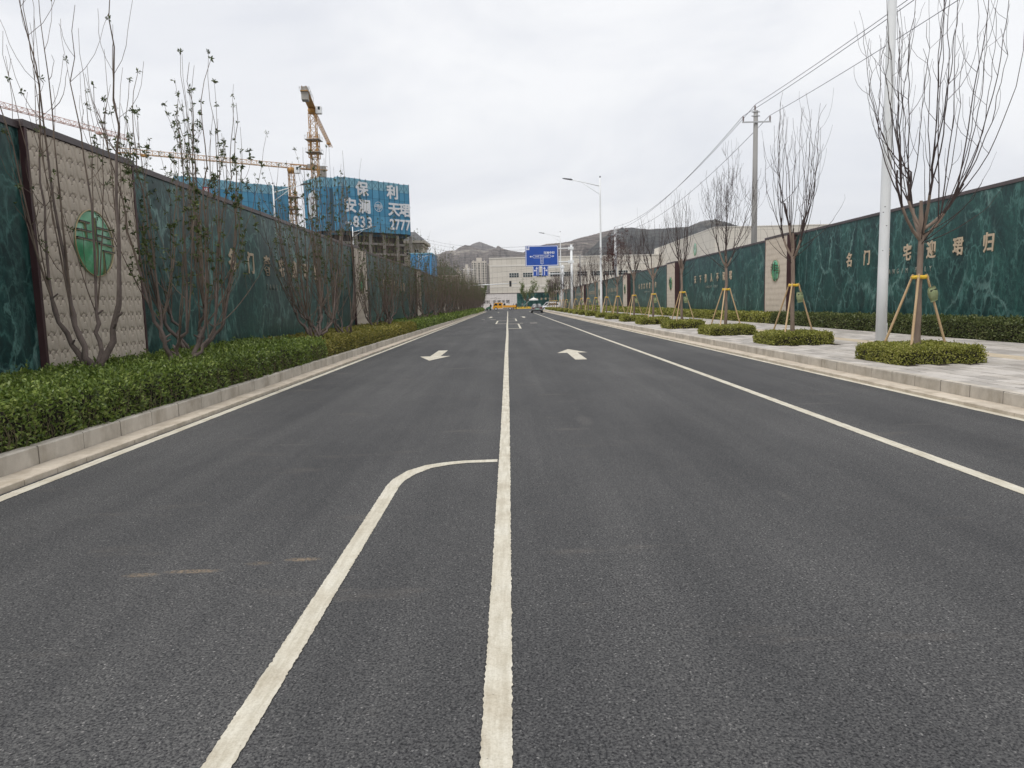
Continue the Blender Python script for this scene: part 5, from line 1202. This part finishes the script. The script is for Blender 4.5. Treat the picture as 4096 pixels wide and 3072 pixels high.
def car(name, label, x, y, rz, mat, L=4.7, W=1.86, H=1.56, group=None, suv=False):
    o = empty(name, (x, y, .002), rz); tag(o, label, 'car', group); w = W / 2; a = L / 2          # +y is the nose
    zb, zs = .24, .88 if not suv else .98
    def sec(k, zl, zt): return [(0, zl), (w * k * .86, zl), (w * k, zl + .12), (w * k * 1.0, zl + .42), (w * k * .95, zt - .05), (w * k * .80, zt), (0, zt + .02)]
    body = [(-a, .88, .38, zs - .12), (-a + .12, .95, zb + .06, zs), (-a + .8, 1, zb, zs + .04), (0, 1, zb, zs), (a - 1.2, 1, zb, zs - .06), (a - .35, .95, zb + .02, zs - .2), (a, .80, .34, zs - .36)]
    loft([(yy, sec(k, zl, zt)) for yy, k, zl, zt in body], mat, 'body', o)
    def gsec(k, zt): return [(0, zs - .05), (w * .93, zs - .05), (w * .93, zs), (w * (.93 - .25 * k) + 0, zs + (zt - zs) * .55), (w * (.93 - .30), zt - .03), (w * .45, zt), (0, zt)]
    cab = [(-a + (.10 if suv else .18), 0, zs + .05), (-a + (.45 if suv else .75), 1, H - .06), (-.35, 1, H), (.35, 1, H - .04), (a - 1.15, 0, zs + .04)]
    loft([(yy, gsec(k, zt)) for yy, k, zt in cab], mat, 'cabin', o)
    def gl(nm, P): 
        m = MB(); m.add(P, [tuple(range(len(P)))]); m.build(nm, M['car_glass'], o)
    gl('rear_window', [(-w * .72, -a + (.16 if suv else .30), zs + .10), (w * .72, -a + (.16 if suv else .30), zs + .10), (w * .58, -a + (.40 if suv else .70), H - .13), (-w * .58, -a + (.40 if suv else .70), H - .13)])
    gl('windscreen', [(w * .74, a - 1.22, zs + .10), (-w * .74, a - 1.22, zs + .10), (-w * .60, .42, H - .08), (w * .60, .42, H - .08)])
    for s in (-1, 1):
        P = [(s * w * .955, -a + .75, zs + .03), (s * w * .955, a - 1.45, zs + .03), (s * w * .70, .35, H - .12), (s * w * .70, -a + 1.0, H - .12)]
        gl('side_window', P if s > 0 else P[::-1])
        m = MB(); m.box(s * w * .70 - .18, s * w * .70 + .18, -a - .015, -a + .2, zs - .18, zs - .06); m.build('tail_light', M['tail'], o)
        m = MB(); m.box(s * w * .62 - .16, s * w * .62 + .16, a - .12, a + .012, .55, .68); m.build('headlight', M['lamp_w'], o)
        m = MB(); m.box(s * (w + .02) - .09, s * (w + .02) + .09, a - 1.5, a - 1.36, zs + .02, zs + .16); m.build('mirror', mat, o)
        for yy in (-a + .85, a - .9): wheel(o, s * (w - .10), yy, .34, .23)
    MB().box(-w * .9, w * .9, -a - .02, -a + .15, .30, .44).build('rear_bumper', M['chassis'], o); MB().box(-w * .88, w * .88, -a + .03, -a + .10, zs - .05, zs + .0).build('boot_strip', M['chassis'], o)
    MB().box(-.22, .22, -a - .035, -a - .01, .56, .70).build('number_plate', M['plate_g'], o)
    return o
car('grey_car', 'dark grey car driving away in the cycle lane', 4.62, 115.5, 0, M['car_grey'], 4.6, 1.8, 1.44)
car('white_car', 'white car parked crosswise behind the last staked trees', 9.0, 150.3, math.radians(92), M['car_white'], 4.6, 1.85, 1.62, None, True)
car('white_car', 'white car parked behind the other white car, its roof showing above it', 8.7, 155.5, math.radians(86), M['car_white'], 4.5, 1.85, 1.74, None, True)
tk = empty('yellow_truck', (-.95, 173.5, .002), math.pi / 2); tag(tk, 'yellow crew-cab flatbed truck standing across the junction', 'truck')
# local +y is the nose (points to -x in the scene)
def prof_ext(P, x0, x1, name, mat):
    m = MB(); n = len(P); m.v = [(x0, y, z) for y, z in P] + [(x1, y, z) for y, z in P]; m.n = 2 * n
    m.f = [tuple(range(n)), tuple(range(2 * n - 1, n - 1, -1))] + [(i, n + i, n + (i + 1) % n, (i + 1) % n) for i in range(n)]; m.sm = [False] * len(m.f); return m.build(name, mat, tk)
prof_ext([(.35, .52), (2.72, .40), (2.78, .75), (2.62, 1.12), (2.36, 1.72), (2.2, 1.84), (.5, 1.86), (.36, 1.76)], -.82, .82, 'cab', M['truck_yel'])
for s in (-1, 1):
    for P, nm in (([(2.10, 1.18), (2.42, 1.14), (2.25, 1.66), (1.62, 1.66), (1.62, 1.14)], 'front_window'), ([(1.30, 1.16), (1.30, 1.66), (.68, 1.66), (.68, 1.16)], 'rear_side_window')):
        m = MB(); m.add([(s * .828, y, z) for y, z in P], [tuple(range(len(P)))]); m.build(nm, M['car_glass'], tk)
    for y in (1.46, .56): MB().box(s * .823 - .004, s * .823 + .004, y - .012, y + .012, .6, 1.7).build('door_seam', M['chassis'], tk)
    MB().box(s * .84 - .02, s * .84 + .02, .70, .86, 1.0, 1.05).build('door_handle', M['chassis'], tk)
    MB().box(s * .95 - .05, s * .95 + .05, 2.45, 2.55, 1.15, 1.5).build('mirror', M['chassis'], tk)
    MB().box(s * .62 - .12, s * .62 + .12, 2.70, 2.80, .66, .80).build('headlight', M['lamp_w'], tk)
    for y in (2.0, -1.45): wheel(tk, s * .72, y, .38, .26)
m = MB(); m.add([(-.66, 2.70, 1.16), (.66, 2.70, 1.16), (.62, 2.40, 1.68), (-.62, 2.40, 1.68)], [(0, 1, 2, 3)]); m.build('windscreen', M['car_glass'], tk)
MB().box(-.35, .35, -2.85, .3, .42, .58).build('chassis_frame', M['chassis'], tk)
MB().box(-.85, .85, -2.9, .26, .74, .82).build('bed_floor', M['chassis'], tk)
for nm, q in (('side_board', (-.87, -.83, -2.9, .26)), ('side_board', (.83, .87, -2.9, .26)), ('tail_board', (-.828, .828, -2.9, -2.86))): MB().box(q[0], q[1], q[2], q[3], .70, 1.16).build(nm, M['truck_yel'], tk)
MB().box(-.8, .8, .22, .255, .83, 1.72).build('headboard', M['truck_yel'], tk); MB().bbox(-.55, .55, -.35, .18, .83, 1.62, .1).build('load_box', M['car_glass'], tk)
for k in range(9):
    for s in (-1, 1): MB().box(s * .85 - .022, s * .85 + .022, -2.8 + k * .34, -2.62 + k * .34, .62, .70).build('board_hinge', M['truck_yel'], tk)

# ------------------------------------------------------------------ people (one continuous skin each)
SK = []
M['skin'] = simple('skin', (.32, .19, .13), None, 3, .6); M['hair'] = simple('black_hair', (.012, .011, .011), None, 3, .6)
M['cloth_dark'] = simple('dark_cloth', (.02, .02, .024), (.035, .035, .04), 8, .85); M['cloth_grey'] = simple('grey_cloth', (.20, .21, .21), (.27, .28, .28), 8, .85)
def person(x, y, z, rz, label, top, legs, arms='down', H=1.7):
    o = empty('person', (x, y, z), rz); tag(o, label, 'person')
    V = [(0, 0, .93), (0, 0, 1.15), (0, 0, 1.36), (0, .01, 1.47), (0, .02, 1.60), (0, .02, 1.69)]; R = [(.15, .11), (.14, .10), (.17, .11), (.055, .055), (.085, .10), (.06, .07)]
    E_ = [(0, 1), (1, 2), (2, 3), (3, 4), (4, 5)]
    for s in (-1, 1):
        b_ = len(V); V += [(s * .09, 0, .86), (s * .10, .02, .48), (s * .10, -.02, .08), (s * .11, .12, .04)]; R += [(.085, .085), (.06, .06), (.045, .045), (.04, .03)]; E_ += [(0, b_), (b_, b_ + 1), (b_ + 1, b_ + 2), (b_ + 2, b_ + 3)]
        b_ = len(V)
        if arms == 'up' and s > 0: V += [(s * .19, 0, 1.38), (s * .30, .12, 1.48), (s * .36, .22, 1.70), (s * .37, .24, 1.78)]
        else: V += [(s * .20, 0, 1.36), (s * .25, .0, 1.10), (s * .24, .10, .87), (s * .235, .12, .79)]
        R += [(.06, .06), (.045, .045), (.035, .035), (.038, .025)]; E_ += [(2, b_), (b_, b_ + 1), (b_ + 1, b_ + 2), (b_ + 2, b_ + 3)]
    k = H / 1.76; me = bpy.data.meshes.new('body'); me.from_pydata([(a * k, b2 * k, c * k) for a, b2, c in V], E_, []); 
    for m_ in (legs, top, M['skin']): me.materials.append(m_)
    bo = obj('body', me, o); sm_ = bo.modifiers.new('skin', 'SKIN'); 
    for sv, rr in zip(me.skin_vertices[0].data if me.skin_vertices else [], R): sv.radius = rr
    bo.modifiers.new('sub', 'SUBSURF').levels = 2; bo.modifiers['sub'].render_levels = 2; SK.append((bo, R, k))
    MB().tube([(0, .005 * k, 1.60 * k), (0, .0, 1.67 * k), (0, .0, 1.735 * k), (0, .01, 1.76 * k)], [.108 * k, .112 * k, .085 * k, .02], 12).build('hair', M['hair'], o)
    return o
person(4.15, 205.5, .0, .6, 'person in grey top and dark trousers standing by the white parasol', M['cloth_grey'], M['cloth_dark'], 'up')
person(-4.35, 178.5, .0, 2.6, 'person in black standing beside the cart before the truck cab', M['cloth_dark'], M['cloth_dark'])
person(2.05, 178.0, .0, .4, 'person in dark clothes behind the truck bed next to the tail', M['cloth_dark'], M['cloth_dark'], H=1.72)
person(1.35, 178.2, .0, .4, 'shorter person in dark clothes behind the truck bed', M['cloth_dark'], M['cloth_dark'], H=1.52)
for bo, R, k in SK:                                                # set skin radii, freeze the surface, colour by height
    me = bo.data
    bpy.context.view_layer.objects.active = bo
    if not me.skin_vertices:
        bpy.ops.mesh.customdata_skin_add()
    for i, sv in enumerate(me.skin_vertices[0].data):
        sv.radius = (R[i][0] * k, R[i][1] * k); sv.use_root = (i == 0)
dg = bpy.context.evaluated_depsgraph_get(); dg.update()
for bo, R, k in SK:
    nm = bpy.data.meshes.new_from_object(bo.evaluated_get(dg)); mats = list(bo.data.materials); bo.modifiers.clear(); bo.data = nm
    nm.materials.clear()
    for m_ in mats: nm.materials.append(m_)
    for p in nm.polygons:
        z = p.center[2] / k; p.use_smooth = True; xx = abs(p.center[0]) / k
        p.material_index = 2 if (z > 1.45 and xx < .14) or (xx > .2 and z < .84) or (xx > .33 and z > 1.7) else (1 if z > .93 else 0)

# cart, parasol, barriers
M['cart_green'] = simple('cart_green', (.06, .15, .10), None, 3, .5)
ct = empty('hand_cart', (-4.75, 176.6, .002)); tag(ct, 'small green cart standing before the truck cab', 'cart')
MB().bbox(-.75, .55, -.4, .4, .30, .62, .05).build('tub', M['cart_green'], ct); m = MB(); m.add([(-.75, -.4, .62), (-.75, .4, .62), (.3, .4, 1.05), (.3, -.4, 1.05), (.5, -.4, .62), (.5, .4, .62)], [(0, 1, 2, 3), (3, 2, 5, 4), (0, 3, 4), (1, 5, 2)]); m.build('cover', M['cart_green'], ct)
for s in (-1, 1):
    for xx in (-.45, .35): 
        w_ = empty('wheel', (xx, s * .42, .2)); w_.parent = ct; MB().tube([(0, -.04, 0), (0, .04, 0)], .2, 14).build('tyre', M['tyre'], w_)
MB().tube([(.5, 0, .55), (.9, 0, .95)], .025, 6).build('handle', M['grey_metal'], ct)
M['canvas'] = simple('white_canvas', (.66, .65, .62), (.72, .71, .69), 2, .8)
um = empty('parasol', (3.8, 206, .0)); tag(um, 'white square parasol on a slanting pole in front of the green end hoarding', 'parasol')
cxu = 3.6; m = MB(); m.add([(cxu - 1.28, -1.3, 2.55), (cxu + 1.28, -1.3, 2.55), (cxu + 1.28, 1.3, 2.55), (cxu - 1.28, 1.3, 2.55), (cxu, 0, 3.15), (cxu - 1.28, -1.3, 2.30), (cxu + 1.28, -1.3, 2.30), (cxu + 1.28, 1.3, 2.30), (cxu - 1.28, 1.3, 2.30)],
    [(0, 1, 4), (1, 2, 4), (2, 3, 4), (3, 0, 4), (5, 6, 1, 0), (6, 7, 2, 1), (7, 8, 3, 2), (8, 5, 0, 3)]); m.build('canopy', M['canvas'], um)
MB().tube([(cxu, 0, 3.1), (cxu, 0, 3.6)], [.05, .02], 6).build('finial', M['canvas'], um)
MB().tube([(.0, .1, .05), (1.2, .05, 1.3), (cxu - .4, 0, 2.9)], .045, 8).build('pole', M['grey_metal'], um); MB().tube([(cxu, 0, 2.4), (cxu, 0, 3.1)], .03, 6).build('hub', M['grey_metal'], um); MB().bbox(-.4, .4, -.35, .35, 0, .12, .03).build('foot', M['grey_metal'], um)
M['barrier'] = simple('yellow_barrier', (.68, .44, .03), (.74, .50, .06), 2, .5)
bm_ = MB(); 
for k in range(2): bm_.prism([(-.78, -.26), (.78, -.26), (.78, .26), (-.78, .26)], 0, .25) if k == 0 else bm_.prism([(-.74, -.13), (.74, -.13), (.74, .13), (-.74, .13)], .25, .58)
bmesh_me = bm_.mesh('shell', M['barrier']); slot = MB().box(-.18, .18, -.14, -.131, .34, .5).mesh('slot', M['chassis'])
for k in range(6):
    o = empty('barrier', (2.55 + k * 1.66, 204.2 + .1 * (k % 2), .0), rng.normal(0, .05)); obj('shell', bmesh_me, o)
    for xx in (-.42, .42): obj('slot', slot, o, (xx, 0, 0))
    tag(o, 'low yellow barrier, %s in the row counting from the pale end panel' % ORD[k], 'barrier', 'yellow barriers at the junction')

# ------------------------------------------------------------------ air
m = bpy.data.materials.new('haze'); m.use_nodes = True; t = m.node_tree; t.nodes.clear()
pv = N(t, 'ShaderNodeVolumePrincipled'); pv.inputs['Color'].default_value = (.93, .95, 1, 1); pv.inputs['Density'].default_value = 5e-5; pv.inputs['Anisotropy'].default_value = .2
mo = N(t, 'ShaderNodeOutputMaterial'); lk(t, pv.outputs[0], mo.inputs['Volume'])
MB().box(-6200, 6200, -420, 9200, -1.3, 640).build('haze', m, kind='stuff')
